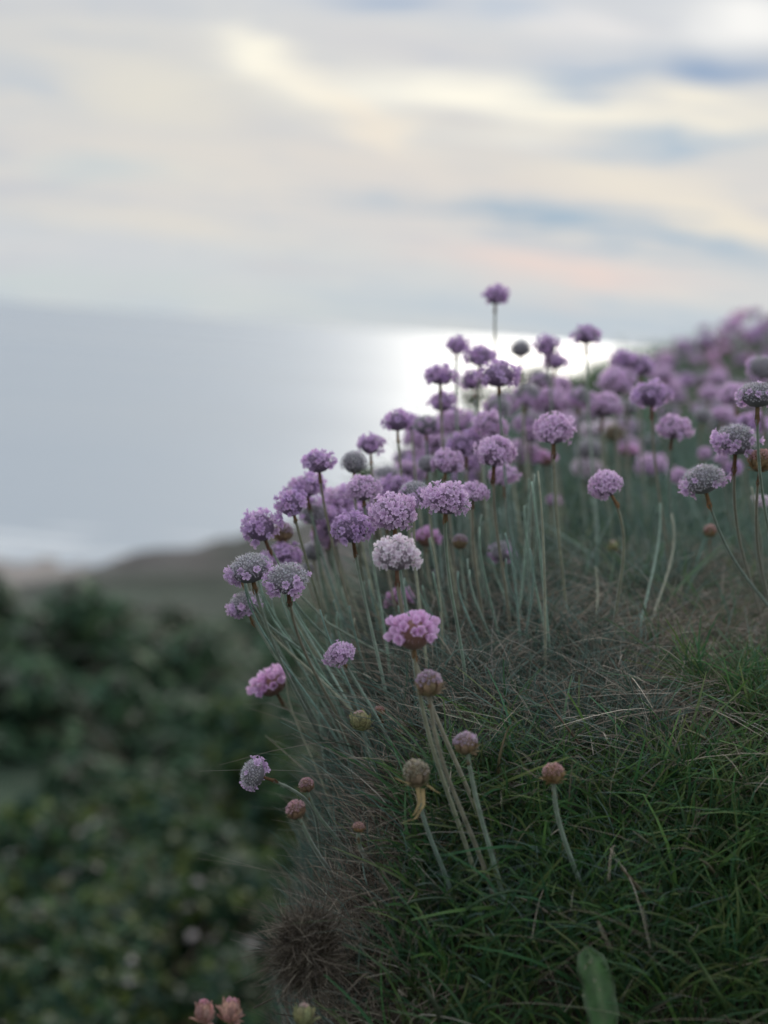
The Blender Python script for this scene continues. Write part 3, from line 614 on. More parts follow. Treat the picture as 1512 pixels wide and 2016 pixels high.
# px, py, width px, kind, depth, base (photo pixel on the turf) or offset px, axis in picture (right, up, towards camera) or None, sharp, label
FLW = [
 (492,1120,84,'G',.690,(668,1490),(-.25,1,.1),1,'grey woolly dome head over purple rim florets, foremost at far left of the clump'),
 (566,1140,86,'G',.680,(706,1500),(-.05,1,.45),1,'grey-domed head facing us, purple florets round it, right of the leftmost pair'),
 (467,1128,52,'G',.735,(655,1470),(-.5,1,0),0,'pale grey head half hidden behind the leftmost domed head'),
 (483,1190,62,'G',.740,(610,1500),(-.4,1,.2),0,'soft purple-grey head just below the leftmost grey dome'),
 (513,1040,76,'P',.745,(640,1430),(-.4,1,.1),0,'ragged purple head with brown sheath, leftmost of those above the grey domes'),
 (556,1052,40,'v',.80,(680,1420),None,0,'small brownish faded bud right of the ragged purple head at far left'),
 (556,1092,64,'P',.80,(690,1430),None,0,'pinkish head with dark brown underside behind the two grey domes'),
 (574,995,62,'P',.745,(690,1400),(-.25,1,.2),0,'upright purple head with grey centre at upper left edge of clump'),
 (602,958,66,'P',.81,(715,1370),None,0,'dull purple head just left of the tall dark stem'),
 (627,911,60,'P',.775,(738,1370),(-.1,1,.1),0,'dark purple head on a tall brown-topped stem against the sea, leftmost tall one'),
 (661,984,56,'B',.85,(745,1330),None,0,'blurred pink-purple head right of the tall dark stem'),
 (619,1004,58,'P',.83,(725,1360),None,0,'purple head crossed by the tall dark stem'),
 (617,1086,52,'g',.85,(720,1370),None,0,'soft grey seedy head between stems right of the grey domes'),
 (601,1122,38,'g',.84,(715,1400),None,0,'small grey seedy head peeping behind the second grey dome'),
 (692,1043,74,'P',.715,(775,1420),(-.15,1,.3),1,'purple and grey head with florets sticking out left, mid clump'),
 (714,964,64,'B',.755,(775,1380),(-.1,1,.2),1,'lilac round head above the one with florets sticking out left'),
 (774,1012,86,'B',.700,(830,1430),(-.1,1,.3),1,'big lilac head in full bloom directly above the pale pink head'),
 (817,972,62,'G',.755,(850,1390),(.05,1,.1),1,'olive-grey seedy dome behind the big lilac head'),
 (879,985,82,'B',.700,(925,1400),(.05,1,.2),1,'flat wide lilac head with frilly edge, right of the olive-grey dome'),
 (934,968,52,'B',.765,(960,1330),(.1,1,.1),1,'small round lilac head touching the flat wide one'),
 (780,1094,88,'W',.640,(1010,1790),(-.05,1,.05),1,'pale pink, almost white head on a thick stem that arches to the right'),
 (814,1250,88,'K',.620,(960,1800),(-.05,1,.05),1,'bright pink half-open head with rounded petals below the pale pink head'),
 (668,1288,58,'B',.690,(790,1500),(-.5,.9,.3),1,'small bright purple head with drooping petal, low on the left slope'),
 (536,1348,66,'K',.80,(600,1500),(-.5,.9,0),0,'bright pink head with yellow bract standing out left below the clump'),
 (500,1524,60,'G',.675,(640,1700),(-1,.35,.1),1,'whitish seedy head nodding left over the dark bushes'),
 (845,1350,56,'v',.615,(990,1830),(-.05,1,.1),1,'withered pinkish-brown head with white tufts under the bright pink one'),
 (697,912,58,'g',.80,(770,1330),None,0,'dark grey seedy head, right neighbour of the tall dark stem'),
 (729,876,54,'P',.83,(800,1300),(-.05,1,0),0,'dark purple head against the sea above the dark grey one'),
 (763,942,64,'G',.92,(840,1240),None,0,'blurred mauve-grey head behind the lilac round head'),
 (800,922,40,'B',.95,(860,1230),None,0,'blurred pink head beside the mauve-grey blurred one'),
 (782,830,56,'P',.83,(840,1290),(-.05,1,0),0,'dark purple head on a dark stem, level with the left end of the ridge shrub'),
 (810,834,38,'P',.89,(860,1240),None,0,'small purple head tucked right behind the dark stemmed one'),
 (839,838,54,'G',.87,(880,1240),None,0,'greyish head beside the small tucked purple head'),
 (871,794,48,'P',.90,(905,1220),None,0,'purple head seen behind a brown sheath against the bright sea'),
 (867,739,56,'P',.86,(905,1240),(0,1,0),0,'pointed dark purple head with brown sheath, leftmost of the upper group'),
 (901,682,46,'P',.93,(945,1210),None,0,'small dark head at the upper left of the top group'),
 (945,703,56,'P',.91,(975,1210),None,0,'dark head with reddish base right of the upper left one'),
 (932,748,52,'P',.94,(965,1200),None,0,'purple head below the top dark pair, against glitter'),
 (981,738,72,'P',.82,(1030,1260),(-.05,1,.1),0,'large dark purple head with grey centre in front of the glitter'),
 (890,832,58,'B',.98,(930,1170),None,0,'dusky pink blurred head under the pointed dark one'),
 (963,840,62,'B',.85,(1000,1230),None,0,'lilac head with grey sheen midway up the middle column of heads'),
 (842,914,44,'g',.82,(880,1290),None,0,'bluish-grey seedy head left of a bright purple tuft'),
 (880,912,60,'B',.81,(915,1290),(.15,1,0),0,'bright purple head opening to the right with brown cup'),
 (856,868,44,'B',.94,(890,1200),None,0,'small pink blurred head behind the bluish-grey one'),
 (918,876,64,'P',.85,(950,1250),None,0,'pink-topped dull purple head above the brown cupped one'),
 (974,893,76,'B',.775,(1010,1300),(.05,1,.15),1,'frilly lilac head, upper of two stacked heads at mid picture'),
 (990,936,58,'B',.85,(1020,1230),None,0,'dusky head with hanging brown sheath under the frilly lilac one'),
 (976,583,47,'P',.97,(1040,1180),(.05,1,0),0,'lone dark purple head highest of all against the sky'),
 (1025,688,46,'g',.98,(1050,1170),None,0,'dark grey head standing in the glitter below the lone highest head'),
 (1076,684,48,'P',.98,(1100,1160),None,0,'dark purple head right of the grey one in the glitter'),
 (1094,712,44,'P',1.02,(1115,1150),None,0,'small blurred purple head just under the dark pair in the glitter'),
 (1154,660,54,'P',.97,(1180,1170),(0,1,0),0,'flat-bottomed dark head alone above the ridge shrub'),
 (1068,746,50,'G',1.05,(1090,1120),None,0,'blurred mauve head over the dark gap, left of a pink one'),
 (1102,760,40,'B',1.07,(1125,1110),None,0,'blurred pinkish head touching the mauve one at right'),
 (1090,849,74,'B',.785,(1125,1280),(0,1,.05),1,'sharp frilly pink-lilac head right of centre with torn sheath'),
 (1045,858,36,'B',1.0,(1070,1130),None,0,'small pink blurred head left behind the sharp frilly one'),
 (1085,793,64,'B',1.0,(1105,1130),None,0,'wide blurred lilac head above the sharp frilly one'),
 (1142,782,52,'G',1.0,(1165,1130),None,0,'pale blurred head with orange sheath right of the wide lilac one'),
 (1188,799,64,'B',1.0,(1210,1130),None,0,'wide blurred lilac head with pink left lobe'),
 (1213,753,64,'B',1.06,(1230,1110),None,0,'flat blurred purple head beneath the touching pair'),
 (1225,709,46,'P',1.08,(1245,1100),None,0,'left head of the touching pair at the right end of the glitter'),
 (1262,723,50,'P',1.08,(1280,1100),None,0,'right head of the touching pair at the right end of the glitter'),
 (1075,906,34,'K',1.0,(1090,1130),None,0,'small vivid pink blurred bloom below the sharp frilly head'),
 (1283,778,68,'P',.87,(1330,1210),(0,1,0),0,'dark-bellied purple head on a dark curved stem, right third'),
 (1326,843,62,'B',.86,(1350,1200),(.1,1,.3),0,'round lilac head just right of the dark curved stem'),
 (1193,956,66,'B',.765,(1210,1290),(-.6,1,.1),1,'lilac head tilted left with orange torn sheath at right of centre'),
 (1160,886,58,'g',1.15,(1175,1080),None,0,'pale ghostly seedy head above the tilted lilac one'),
 (1210,856,36,'t',1.1,(1222,1090),None,0,'small blurred brown bud between pale heads'),
 (1238,802,44,'g',1.15,(1250,1070),None,0,'pale blurred seedy head over the brown bud'),
 (1282,916,58,'B',1.15,(1295,1070),None,0,'blurred pink tuft below the round lilac head'),
 (1236,890,30,'K',1.1,(1250,1080),None,0,'tiny vivid pink blurred bloom above the tilted head'),
 (1155,922,54,'W',1.15,(1165,1060),None,0,'faint pale pink bloom left of the tilted lilac head'),
 (1384,945,80,'G',.74,(1492,1180),(-.3,1,.2),1,'woolly grey-topped purple head leaning left on a slanting stem at right'),
 (1450,868,80,'G',.745,(1500,1250),(.05,1,.15),1,'woolly grey dome with brown sheaths up and right of the slanting one'),
 (1492,777,76,'G',.72,(1540,1280),(0,1,.1),1,'large grey-purple head cut by the right picture edge'),
 (1502,724,60,'G',.9,(1560,1160),None,0,'blurred grey head behind the large one at the right edge'),
 (1445,776,56,'B',1.0,(1470,1120),None,0,'blurred lilac head left of the large one at the right edge'),
 (1482,833,50,'P',.93,(1505,1140),None,0,'purple head between the two woolly ones at the right'),
 (1424,816,42,'B',1.1,(1435,1080),None,0,'faint pink head above the woolly grey dome'),
 (1385,819,38,'g',1.05,(1400,1090),None,0,'round dark grey seedhead left of the faint pink one'),
 (1497,912,48,'r',.74,(1520,1250),(.1,1,.1),1,'round brown bud bursting pink at the right edge'),
 (1388,892,28,'B',1.05,(1400,1080),None,0,'tiny lilac ball above the slanting woolly head'),
 (1442,922,34,'P',.93,(1460,1130),None,0,'small purple head under the woolly grey dome'),
 (1420,902,26,'B',.93,(1445,1130),None,0,'tiny purple ball at the lower left of the woolly dome'),
 (1336,938,34,'B',1.0,(1360,1110),None,0,'small flat pink head left of the slanting woolly head'),
 (1090,986,28,'B',1.0,(1100,1130),None,0,'tiny pink bloom among stems below mid picture'),
 (990,1088,54,'G',.85,(1020,1260),None,0,'low faded head with lilac crown among stems, right of the pale pink one'),
 (906,1070,30,'v',.82,(930,1290),None,0,'small round pinkish bud on its own stem right of the pale head'),
 (862,1133,32,'W',.90,(880,1220),None,0,'small pale pink bloom low between stems'),
 (840,1062,44,'K',.85,(870,1260),None,0,'pink bloom with brown cup behind the pale pink head'),
 (786,1186,50,'K',.82,(830,1330),None,0,'blurred pink bloom between the pale head and the bright pink one'),
 (706,1266,26,'K',.83,(740,1340),None,0,'tiny vivid pink bloom right of the small purple head'),
 (1207,1078,20,'e',.90,(1215,1200),None,0,'tiny pale bud low in the grass under the tilted lilac head'),
 (1398,1047,28,'r',.88,(1420,1200),None,0,'pinkish withered bud below the slanting woolly head'),
 (1499,986,28,'W',.84,(1515,1200),None,0,'little pale pink bloom at the right edge above grass'),
 (712,1426,34,'e',.690,(755,1560),(-.2,1,.1),1,'pale green-pink closed bud on the left slope'),
 (604,1547,33,'b',.660,(700,1700),(-.2,1,.2),1,'round brown-pink bud, upper of the two at the left bank'),
 (584,1597,39,'b',.640,(665,1740),(-.4,1,.2),1,'larger reddish bud with lilac tip, lower of the two at the left bank'),
 (706,1630,23,'r',.635,(730,1700),(0,1,.2),1,'tiny crimson-tipped bud in the left turf'),
 (820,1530,54,'t',.620,(905,1800),(-.1,1,.1),1,'tan spent head with long hanging papery strips'),
 (918,1466,53,'v',.615,(1010,1830),(-.15,1,.1),1,'lilac-topped spent head with orange bract on the left, mid slope'),
 (1089,1526,46,'r',.615,(1165,1800),(-.05,1,.15),1,'lone rusty pink bud with golden bracts in the middle of the grass'),
 (402,1999,40,'o',.60,(440,2200),(0,1,.05),1,'coral closed bud with white tip, left of the pair at the bottom edge'),
 (454,1997,42,'o',.60,(470,2200),(.05,1,.05),1,'coral closed bud with magenta tip, right of the pair at the bottom edge'),
 (599,2006,38,'e',.595,(610,2200),(0,1,.05),1,'yellow-green closed bud alone at the bottom edge under the dead cushion'),
 (746,1403,24,'r',.70,(770,1470),(-.3,.8,.1),1,'dark red withered bud right above the pale closed bud'),
 (792,1440,24,'t',.69,(812,1510),(0,1,0),1,'little brown bud with red-tipped bract in the left turf'),
]
for i, (px, py, w, kind, dep, base, axp, sharp, label) in enumerate(FLW):
    random.seed(100 + i)
    h = P(px, py, dep); size = w * dep / FPX * (1.0 if kind in BUDS else 1.09)
    b_ = hit(*base) if base[1] < 2100 else P(base[0], base[1], dep + .02)
    if base[1] < 2100 and label[:5] != 'white': b_ = on_turf(b_, .004)
    # keep the foot from lying much farther off than the head
    if b_.y > h.y + .09: b_.y = h.y + .09; b_.z = float(H(b_.x, b_.y)[0])
    if b_.y < h.y - .10: b_.y = h.y - .10; b_.z = float(H(b_.x, b_.y)[0])
    ax = (r_ * axp[0] + u_ * axp[1] - f_ * axp[2]) if axp else None
    isbud = kind in BUDS
    fl_root = make_flower(kind, h, size, b_, ax, near=bool(sharp) and not isbud, rad=.00100 if dep < .66 else .00082, hairs=260 if dep < .72 else 0,
                name='thrift_bud' if isbud else 'thrift_flower', sheath=not (kind in 'oe'), label=label, category='flower bud' if isbud else 'flower',
                group='flower buds on the turf' if isbud else 'thrift flowers in the clump',
                stem_col=(.30, .16, .10) if kind == 'o' else None)

    if label.startswith('tan spent'):
        for pix in ([(822, 1550), (826, 1580), (818, 1600), (812, 1606)], [(832, 1552), (834, 1585), (818, 1612), (794, 1619)], [(806, 1543), (790, 1538), (776, 1530)], [(840, 1545), (855, 1556), (866, 1562)]):
            pts = [P(x_, y_, dep - .004) - fl_root.location for x_, y_ in pix]; sb = MB(); vs = []
            for i_, p_ in enumerate(pts):
                w_ = .0009 * (1 - .7 * i_ / (len(pts) - 1)); vs += [p_ - r_ * w_, p_ - f_ * .0003, p_ + r_ * w_]
            sb.add(vs, [(i_ * 3 + j_, i_ * 3 + j_ + 1, i_ * 3 + j_ + 4, i_ * 3 + j_ + 3) for i_ in range(len(pts) - 1) for j_ in range(2)], (.48, .36, .18))
            link('hanging_bract', sb.mesh('hanging_bract', M_sheath), fl_root)

# more heads crowding the clump, the far patch of the field, bare stalks
def far_flower(px, py, dep, kind, label, group, size=.020, h0=.10):
    h = P(px, py, dep)
    b_ = Vector((h.x + random.uniform(0, .05), h.y + random.uniform(-.02, .05), 0)); b_ = on_turf(b_, .006 + .03 * random.random())
    if h.z - b_.z < .04: h.z = b_.z + random.uniform(.045, .075)
    make_flower(kind, h, size, b_, None, rad=.0011, seg=7, label=label, category='flower', group=group)
random.seed(31)
for k in range(52):                                      # the blurred patch at the right horizon
    px = random.uniform(1290, 1530); lo = np.interp(px, [1290, 1380, 1440, 1512], [700, 668, 622, 612])
    py = random.uniform(lo, lo + 110); dep = random.uniform(1.9, 2.9)
    far_flower(px, py, dep, random.choice('BPGPK'), 'blurred purple head in the far patch at the right horizon', 'thrift flowers in the far patch')
for k in range(30):
    px = random.uniform(1300, 1530); py = random.uniform(735, 850); dep = random.uniform(1.35, 1.8)
    far_flower(px, py, dep, random.choice('BPGG'), 'soft lilac head in the middle distance behind the woolly domes', 'thrift flowers behind the woolly domes')
for k in range(22):
    px = random.uniform(1040, 1320); py = random.uniform(820, 960); dep = random.uniform(1.2, 1.5)
    far_flower(px, py, dep, random.choice('BGgW'), 'faint blurred head deep in the clump behind the sharp ones', 'thrift flowers deep in the clump', .018)
for k in range(34):
    px = random.uniform(600, 1060); py = 1010 - (px - 600) * .42 + random.uniform(-55 if px > 780 else 5, 75); dep = random.uniform(.88, 1.08) if px > 780 else random.uniform(.82, .92)
    far_flower(px, py, dep, random.choice('PPBG'), 'purple head crowded in behind the sharp heads of the clump', 'thrift flowers crowded in the clump', random.uniform(.017, .021))
# bare and cut flower stalks among the others
random.seed(57)
STK = [(1172, 1115, .82, (1165, 1310)), (1300, 990, .83, (1245, 1310)), (1322, 1010, .84, (1262, 1300)), (630, 1200, .72, (740, 1480)), (1480, 960, .80, (1500, 1200))] + [(random.uniform(475, 605), random.uniform(1105, 1150), random.uniform(.71, .77), (random.uniform(650, 760), random.uniform(1470, 1530))) for _ in range(16)]
for k in range(184):
    if k < len(STK): px, py, dep, bs = STK[k]
    else:
        px = random.uniform(560, 1060); py = 1235 - (px - 560) * .62 + random.uniform(-10, 150); dep = random.uniform(.74, .98); bs = (px + random.uniform(40, 130) - (px - 560) * .09, None)
    h = P(px, py, dep)
    if bs[1]: b_ = hit(*bs)
    else:
        q = P(bs[0], py, dep); b_ = Vector((q.x, q.y + random.uniform(-.02, .03), 0))
        b_.z = float(H(b_.x, b_.y)[0])
    b_ = on_turf(b_, .004 + .02 * random.random())
    if h.z - b_.z < .03: continue
    g = h - b_; mb = MB(); Lg = g.length
    pts = bezier(Vector((0, 0, -.004)), (g.normalized() + Vector((0, 0, .2))).normalized() * Lg * .4, g - Vector((random.uniform(-.12, .08), random.uniform(-.08, .08), .3)) * Lg * .9, g, 12)
    c0 = random.choice([(.18, .27, .20), (.22, .30, .235), (.155, .245, .20), (.24, .25, .17)])
    tube(mb, pts, [.0008 - .000025 * i for i in range(13)], 6, c0)
    lab = {0: 'cut green flower stalk standing upright in the grass right of centre', 1: 'long bare stalk bending left at its foot, right of the cut one', 2: 'second long bare stalk close beside the bending one',
           3: 'bare stalk at the left side of the clump under the grey domes', 4: 'bare stalk near the right edge below the woolly domes'}.get(k, 'bare green flower stalk among the crowded stems of the clump')
    link('bare_stalk', mb.mesh('bare_stalk', M_stem), None, Matrix.Translation(b_), label=lab, category='flower stalk', group='bare stalks among the flowers')

# ------------------------------------------------------------------ single grass stalks and leaves one can pick out
def stalk(name, pix, dep, wid, col, label, cat, material, flat=True):
    pts = [P(px, py, d) for (px, py), d in zip(pix, dep)]
    # smooth with Catmull-Rom
    sp = []
    for i in range(len(pts) - 1):
        p0, p1, p2, p3 = pts[max(i - 1, 0)], pts[i], pts[i + 1], pts[min(i + 2, len(pts) - 1)]
        for k in range(5):
            t_ = k / 5
            sp.append(.5 * ((2 * p1) + (p2 - p0) * t_ + (2 * p0 - 5 * p1 + 4 * p2 - p3) * t_ ** 2 + (3 * p1 - p0 - 3 * p2 + p3) * t_ ** 3))
    sp.append(pts[-1]); o = sp[0].copy(); sp = [p - o for p in sp]; n = len(sp); mb = MB()
    vs = []; cs = []
    for i, p in enumerate(sp):
        t_ = (sp[min(i + 1, n - 1)] - sp[max(i - 1, 0)]).normalized(); a = t_.cross(f_).normalized(); b2 = t_.cross(a)
        w_ = wid * (1 - .85 * (i / (n - 1)) ** 2) * .5
        vs += [p - a * w_, p + b2 * w_ * .35, p + a * w_, p - b2 * w_ * .25]; c = jit(col, .08); cs += [c] * 4
    fs = [(i * 4 + j, i * 4 + (j + 1) % 4, (i + 1) * 4 + (j + 1) % 4, (i + 1) * 4 + j) for i in range(n - 1) for j in range(4)]
    mb.add(vs, fs + [(0, 1, 2, 3)], cs)
    link(name, mb.mesh(name, material), None, Matrix.Translation(o), label=label, category=cat)
def dh(px, py, up=.01):
    b_ = hit(px, py); return b_.dot(f_) - up
STALKS = [
 ('dry_grass_blade', [(1060, 1345), (1085, 1390), (1130, 1450), (1170, 1500)][::-1], .0011, (.22, .15, .11), 'straight reddish dry stalk leaning left in the mid turf'),
 ('dry_grass_blade', [(1140, 1420), (1180, 1362), (1210, 1348), (1235, 1365)], .0011, (.26, .24, .18), 'arched pale dry blade in the middle of the turf'),
 ('dry_grass_blade', [(1420, 1490), (1390, 1455), (1340, 1432)], .0018, (.32, .30, .18), 'short bright yellowish blade pointing up left at right'),
 ('dry_grass_blade', [(985, 1560), (982, 1500), (998, 1440), (1010, 1425)], .0013, (.24, .20, .12), 'curved straw blade rising near the lilac-topped spent head'),
 ('dry_grass_blade', [(1400, 1340), (1440, 1325), (1512, 1312)], .0013, (.24, .24, .15), 'long pale blade lying towards the right edge'),
 ('dry_grass_blade', [(1290, 1790), (1250, 1740), (1220, 1705)], .0022, (.20, .16, .11), 'thick brown dry stalk right of the rusty bud'),
 ('dry_grass_blade', [(1420, 1740), (1395, 1705), (1375, 1690)], .0020, (.22, .19, .13), 'pale dry stalk stub in the right lower grass'),
 ('dry_grass_blade', [(1310, 1685), (1270, 1655), (1245, 1635)], .0016, (.24, .22, .16), 'thin silvery dry blade above the thick brown stalk'),
 ('green_grass_blade', [(765, 1815), (800, 1780), (850, 1768), (900, 1770)], .0016, (.10, .15, .09), 'arched light green blade over the brown bank, upper one'),
 ('green_grass_blade', [(840, 1880), (920, 1790), (1000, 1755), (1050, 1760)], .0016, (.07, .13, .06), 'long arched green blade in the lower turf'),
 ('green_grass_blade', [(1440, 2010), (1415, 1960), (1380, 1900), (1350, 1850)], .0024, (.10, .17, .06), 'broad yellow-green blade leaning left at bottom right'),
 ('green_grass_blade', [(875, 2030), (858, 1980), (830, 1935)], .0030, (.12, .15, .10), 'thick grey-green blunt stalk at the bottom edge'),
 ('green_grass_blade', [(1250, 2010), (1300, 1975), (1345, 1960)], .0016, (.10, .14, .09), 'pale green blade lying to the right at the bottom'),
 ('green_grass_blade', [(1310, 1960), (1295, 1920), (1280, 1885)], .0016, (.10, .18, .05), 'bright green upright blade right of the broad leaf'),
 ('dry_grass_blade', [(760, 1640), (820, 1655), (900, 1668), (960, 1675)], .0010, (.22, .17, .09), 'long straight straw lying across the left turf'),
 ('dry_grass_blade', [(500, 1985), (525, 1972), (545, 1962)], .0012, (.16, .13, .10), 'loose straw poking left beneath the dead cushion'),
]
random.seed(9)
for nm, pix, wid, col, lab in STALKS:
    d0 = dh(*pix[0], up=.0); dl = min(d0, .76)
    dep = [dl - .018 - .012 * i / len(pix) for i in range(len(pix))]; dep[0] = dl
    stalk(nm, pix, dep, wid, col, lab, 'grass blade', M_dry if 'dry' in nm else M_grass)

# broad plantain leaf at the bottom edge
def broad_leaf():
    mb = MB(); n = 12; vs = []; cs = []
    base = P(1190, 2060, .594); tipp = P(1158, 1868, .602); ax = tipp - base
    for i in range(n + 1):
        t_ = i / n; w_ = .0066 * (.82 + .25 * math.sin(t_ * 2.6)) * (1 if t_ < .8 else math.sqrt(max(0, 1 - ((t_ - .8) / .2) ** 2)) * .85 + .15)
        c = base + ax * t_ + r_ * (.0016 * math.sin(t_ * 3)) - base
        for j in range(7):
            s = (j - 3) / 3
            vs.append(c + r_ * (w_ * s * (.95 + .06 * math.sin(i * 1.7 + s))) - f_ * (.0030 * (1 - s * s) * (1 - .5 * t_)) + f_ * (.0008 * math.sin(j * 2 + i)) + f_ * .004 * t_ * t_)
            cs.append((.13, .18, .11) if abs(s) > .9 else ((.075, .14, .045) if j == 3 else jit((.035, .105, .020), .25)))
    fs = [(i * 7 + j, i * 7 + j + 1, (i + 1) * 7 + j + 1, (i + 1) * 7 + j) for i in range(n) for j in range(6)]
    mb.add(vs, fs, cs); me = mb.mesh('leaf', mat('broad_leaf_green', attr=True, rough=.45, transl=.15, noise=(120, .7, 1.25), bump=(300, .3, .0006)))
    o = link('broad_leaf', me, None, Matrix.Translation(base), label='broad upright tongue-shaped green leaf with pale rim at the bottom edge', category='leaf')
    sm = o.modifiers.new('thickness', 'SOLIDIFY'); sm.thickness = .0006
    sp = MB()
    for (px, py, w_) in ((1163, 1893, .0011), (1152, 1905, .0009), (1170, 1930, .0008), (1148, 1960, .0007), (1180, 1948, .0006)):
        p = P(px, py, .5925) - base; vs = [p] + [p + (r_ * math.cos(a) + u_ * math.sin(a) * 1.4) * w_ * random.uniform(.6, 1.1) for a in [k * 1.05 for k in range(6)]]
        sp.add(vs, [(0, 1 + k, 1 + (k + 1) % 6) for k in range(6)], (.22, .26, .16))
    link('pale_spots', sp.mesh('pale_spots', M_grass, False), o)
broad_leaf()

# ------------------------------------------------------------------ dead thrift cushion on the bank
def dead_cushion():
    c = P(612, 1872, .634); n = 4200
    v = RNG.normal(size=(n, 3)); v /= np.linalg.norm(v, axis=1, keepdims=True)
    R3 = np.array([r_[:], u_[:], f_[:]])
    d = v @ R3                                            # frame: right, up, forward
    rad = np.array([.0155, .0185, .012])
    keep = (v[:, 0] < .15) | ((v[:, 0] < .8) & (RNG.random(n) < .7))
    v = v[keep]; d = d[keep]; n = len(v)
    rt = (v * rad * RNG.uniform(.55, .82, (n, 1))) @ R3
    ln = RNG.uniform(.004, .0095, n) * (1 + .25 * (v[:, 0] < -.5)); w_ = RNG.uniform(.0003, .0006, n)
    d0 = d + RNG.normal(size=(n, 3)) * .8 + np.array(u_[:]) * .1
    cols = colmix(n, [(.14, .115, .09), (.10, .08, .06), (.30, .26, .20), (.06, .05, .04)], .3)
    V, F_, C = strands(rt, d0, ln, w_, RNG.normal(size=(n, 3)) * .55, cols, 4, .2)
    root = link('dead_thrift_cushion', None, None, Matrix.Translation(c), label='dead brown bristly cushion bulging from the left side of the bank like a hedgehog', category='dead plant')
    mb = MB(); vs = []; fs = []
    for i in range(9):
        ph = math.pi * i / 8
        for j in range(14):
            a = 2 * math.pi * j / 14; q = Vector((math.sin(ph) * math.cos(a), math.sin(ph) * math.sin(a), math.cos(ph)))
            q = Vector((q.x * rad[0], q.y * rad[1], q.z * rad[2])) * .66 * (1 + .06 * math.sin(5 * a + 3 * ph)); vs.append(r_ * q.x + u_ * q.y + f_ * q.z)
    for i in range(8):
        for j in range(14): fs.append((i * 14 + j, i * 14 + (j + 1) % 14, (i + 1) * 14 + (j + 1) % 14, (i + 1) * 14 + j))
    mb.add(vs, fs, (.05, .035, .022))
    link('matted_core', mb.mesh('matted_core', M_dry), root)
    link('dead_leaves', np_mesh('dead_leaves', V, F_, C, M_dry), root, kind='stuff')
dead_cushion()

# ------------------------------------------------------------------ shrubs
def leaf_cloud(n, rx, ry, rz, ls, cols, gaps=.35, seed=1, nc=44):
    rng = np.random.default_rng(seed)
    cc = rng.normal(size=(nc, 3)); cc /= np.linalg.norm(cc, axis=1, keepdims=True); cc *= rng.uniform(.45, 1, (nc, 1)); cc[:, 2] = np.abs(cc[:, 2]) * rng.uniform(.5, 1.1, nc)
    k = rng.integers(0, nc, n); off = rng.normal(size=(n, 3)); off /= np.linalg.norm(off, axis=1, keepdims=True)
    p = (cc[k] + off * rng.uniform(.6, 1, (n, 1)) * .19) * np.array([rx, ry, rz])
    nrm = off + rng.normal(size=(n, 3)) * .5 + np.array([0, 0, .7]); nrm /= np.linalg.norm(nrm, axis=1, keepdims=True)
    t = np.cross(nrm, rng.normal(size=(n, 3))); t /= np.linalg.norm(t, axis=1, keepdims=True); s = np.cross(nrm, t)
    L = ls * rng.uniform(.6, 1.25, (n, 1)); Wd = L * .33
    pts = [p - t * L * .5, p + s * Wd + nrm * L * .06, p - s * Wd + nrm * L * .06, p + t * L * .5 - nrm * L * .12, p]
    V = np.stack(pts, 1).reshape(-1, 3); b_ = np.arange(n)[:, None] * 5
    F_ = np.concatenate([b_ + np.array([[0, 1, 4]]), b_ + np.array([[0, 4, 2]]), b_ + np.array([[1, 3, 4]]), b_ + np.array([[4, 3, 2]])])
    c = np.array(cols)[rng.integers(0, len(cols), n)] * rng.uniform(.7, 1.3, (n, 1))
    return V, F_, np.repeat(c, 5, axis=0)
def twigs(rx, rz, n, seed):
    random.seed(seed); mb = MB()
    for _ in range(n):
        a = random.uniform(0, 6.28); e = random.uniform(.2, .95)
        tip = Vector((math.cos(a) * rx * e, math.sin(a) * rx * e, rz * random.uniform(.5, .9)))
        tube(mb, bezier(Vector((0, 0, -rz * .5)), Vector((0, 0, rz * .1)), tip * .6 + Vector((0, 0, rz * .1)), tip, 6), [.012 - .0017 * i for i in range(7)], 5, (.1, .07, .05))
    me = mb.mesh('branches', M_wood); return me
LG = [(.036, .082, .040), (.026, .062, .036), (.052, .105, .040), (.11, .15, .035), (.033, .074, .050)]
SHR = [np_mesh('foliage', *leaf_cloud(5200, .55, .55, .42, .05, LG, seed=k), M_leaf, False) for k in range(3)]
HAZY = [np_mesh('foliage', *leaf_cloud(3000, .55, .55, .42, .075, [(.060, .125, .065), (.048, .10, .060), (.085, .14, .070), (.09, .105, .08)], seed=k + 9), M_leaf, False) for k in range(2)]  # farther shrubs: leaf colours lightened to stand in for haze
GLINTS = np_mesh('glint_leaves', *leaf_cloud(85, .57, .57, .44, .042, [(.36, .42, .36), (.28, .34, .28), (.42, .38, .36), (.30, .36, .07)], seed=77, nc=85), M_leaf, False)  # leaves coloured pale to paint the sky's glints on the foliage
TW = [twigs(.5, .4, 14, k) for k in range(2)]
random.seed(12)
def shrub(x, y, s, mesh, label, group, pale=False, sz=1.0, z=None):
    z = float(T(np.array([x]), np.array([y]))[0]) if z is None else z
    root = bpy.data.objects.new('shrub', None); COL.objects.link(root); root.location = (x, y, z); root.scale = (s, s, s * sz); root.rotation_euler = (0, 0, random.uniform(0, 6.28))
    root['label'] = label; root['category'] = 'shrub'; root['group'] = group
    link('foliage', mesh, root); link('branches', random.choice(TW), root)
    if pale: link('glint_leaves', GLINTS, root, kind='stuff')
    return root
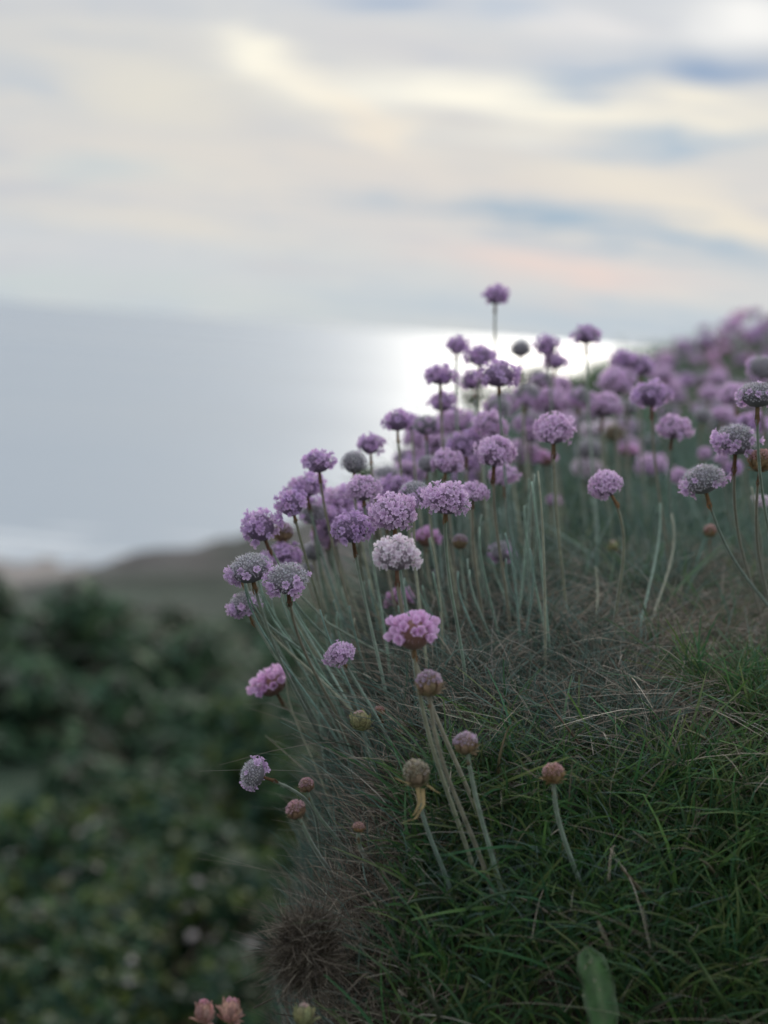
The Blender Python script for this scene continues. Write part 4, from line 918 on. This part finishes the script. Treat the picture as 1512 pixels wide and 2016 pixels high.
NEARB = [  # px, py (crown top centre), depth, scale, mesh, glint leaves, label
 (60, 1560, 4.2, 1.15, 0, 1, 'leafy shrub with painted leaf glints at the left edge, rearmost of the bright-leaved ones'),
 (230, 1640, 3.6, 1.0, 1, 1, 'bright-leaved shrub left of centre of the bushy slope'),
 (60, 1720, 3.0, .8, 2, 1, 'glossy green shrub at the left edge in the lower half'),
 (420, 1580, 3.9, 1.0, 2, 1, 'leafy shrub behind the nodding whitish head'),
 (350, 1730, 2.9, .75, 0, 1, 'shrub with round pale highlights left of the dead cushion'),
 (150, 1860, 2.4, .6, 1, 1, 'nearest low shrub at the bottom left corner'),
 (380, 1900, 2.5, .55, 2, 1, 'dark shrub under the coral buds and left of the bank'),
 (30, 1950, 2.1, .45, 0, 1, 'small shrub cut by the bottom left picture corner'),
 (330, 1330, 6.0, 1.15, 0, 0, 'dark rounded shrub on the slope below the heath, left of the clump'),
 (470, 1250, 7.0, 1.3, 0, 0, 'dark shrub touching the left side of the flower clump'),
 (200, 1440, 6.0, 1.2, 1, 0, 'dull green shrub in the middle of the left slope'),
 (60, 1430, 7.5, 1.4, 0, 0, 'brownish green shrub at the left edge below the heath'),
 (400, 1440, 5.2, 1.1, 1, 0, 'shadowy shrub just behind the bright pink head at left'),
 (560, 1420, 4.6, 1.0, 1, 0, 'very dark shrub in the gap beside the turf edge'),
 (560, 1700, 3.3, .8, 1, 1, 'shrub partly hidden by the brown bank')]
for px, py, dep, s, mi, pale, lab in NEARB:
    p = P(px, py, dep); m_ = (SHR if dep < 5 else HAZY)[mi % (3 if dep < 5 else 2)]
    shrub(p.x, p.y, s, m_, lab, 'shrubs on the slope below', bool(pale), z=p.z - .42 * s)
for k in range(46):
    y = 5.5 * (10.5 / 5.5) ** random.random(); x = random.uniform(-.36, -.02) * y
    if k < 30: y = random.uniform(5.5, 11); x = random.uniform(-.34, .05) * y
    s = random.uniform(.7, 1.5) * (1 + y / 22) * .8
    shrub(x, y, s, random.choice(HAZY), 'blurred green shrub among the scrub on the slope left of the clump', 'shrubs scattered on the heath', sz=random.uniform(.7, 1.05) * (1.0 if y < 7.5 else .62))
# low shrubs growing on the turf ridge behind the flowers
for px, py, dep, s, lab in ((1150, 712, 2.0, .30, 'olive-green shrub on the ridge under the flat-bottomed dark head'), (1060, 748, 1.9, .22, 'dark shrub on the ridge behind the blurred mauve head'), (870, 860, 1.55, .15, 'small olive shrub at the left end of the ridge below the pointed dark head'), (990, 800, 1.8, .19, 'olive shrub on the ridge behind the large dark purple head'),
                          (1230, 790, 2.2, .22, 'dark green shrub on the ridge behind the touching pair')):
    p = P(px, py, dep); root = shrub(p.x, p.y, s, SHR[0], lab, 'shrubs on the turf ridge', z=p.z - .40 * s)
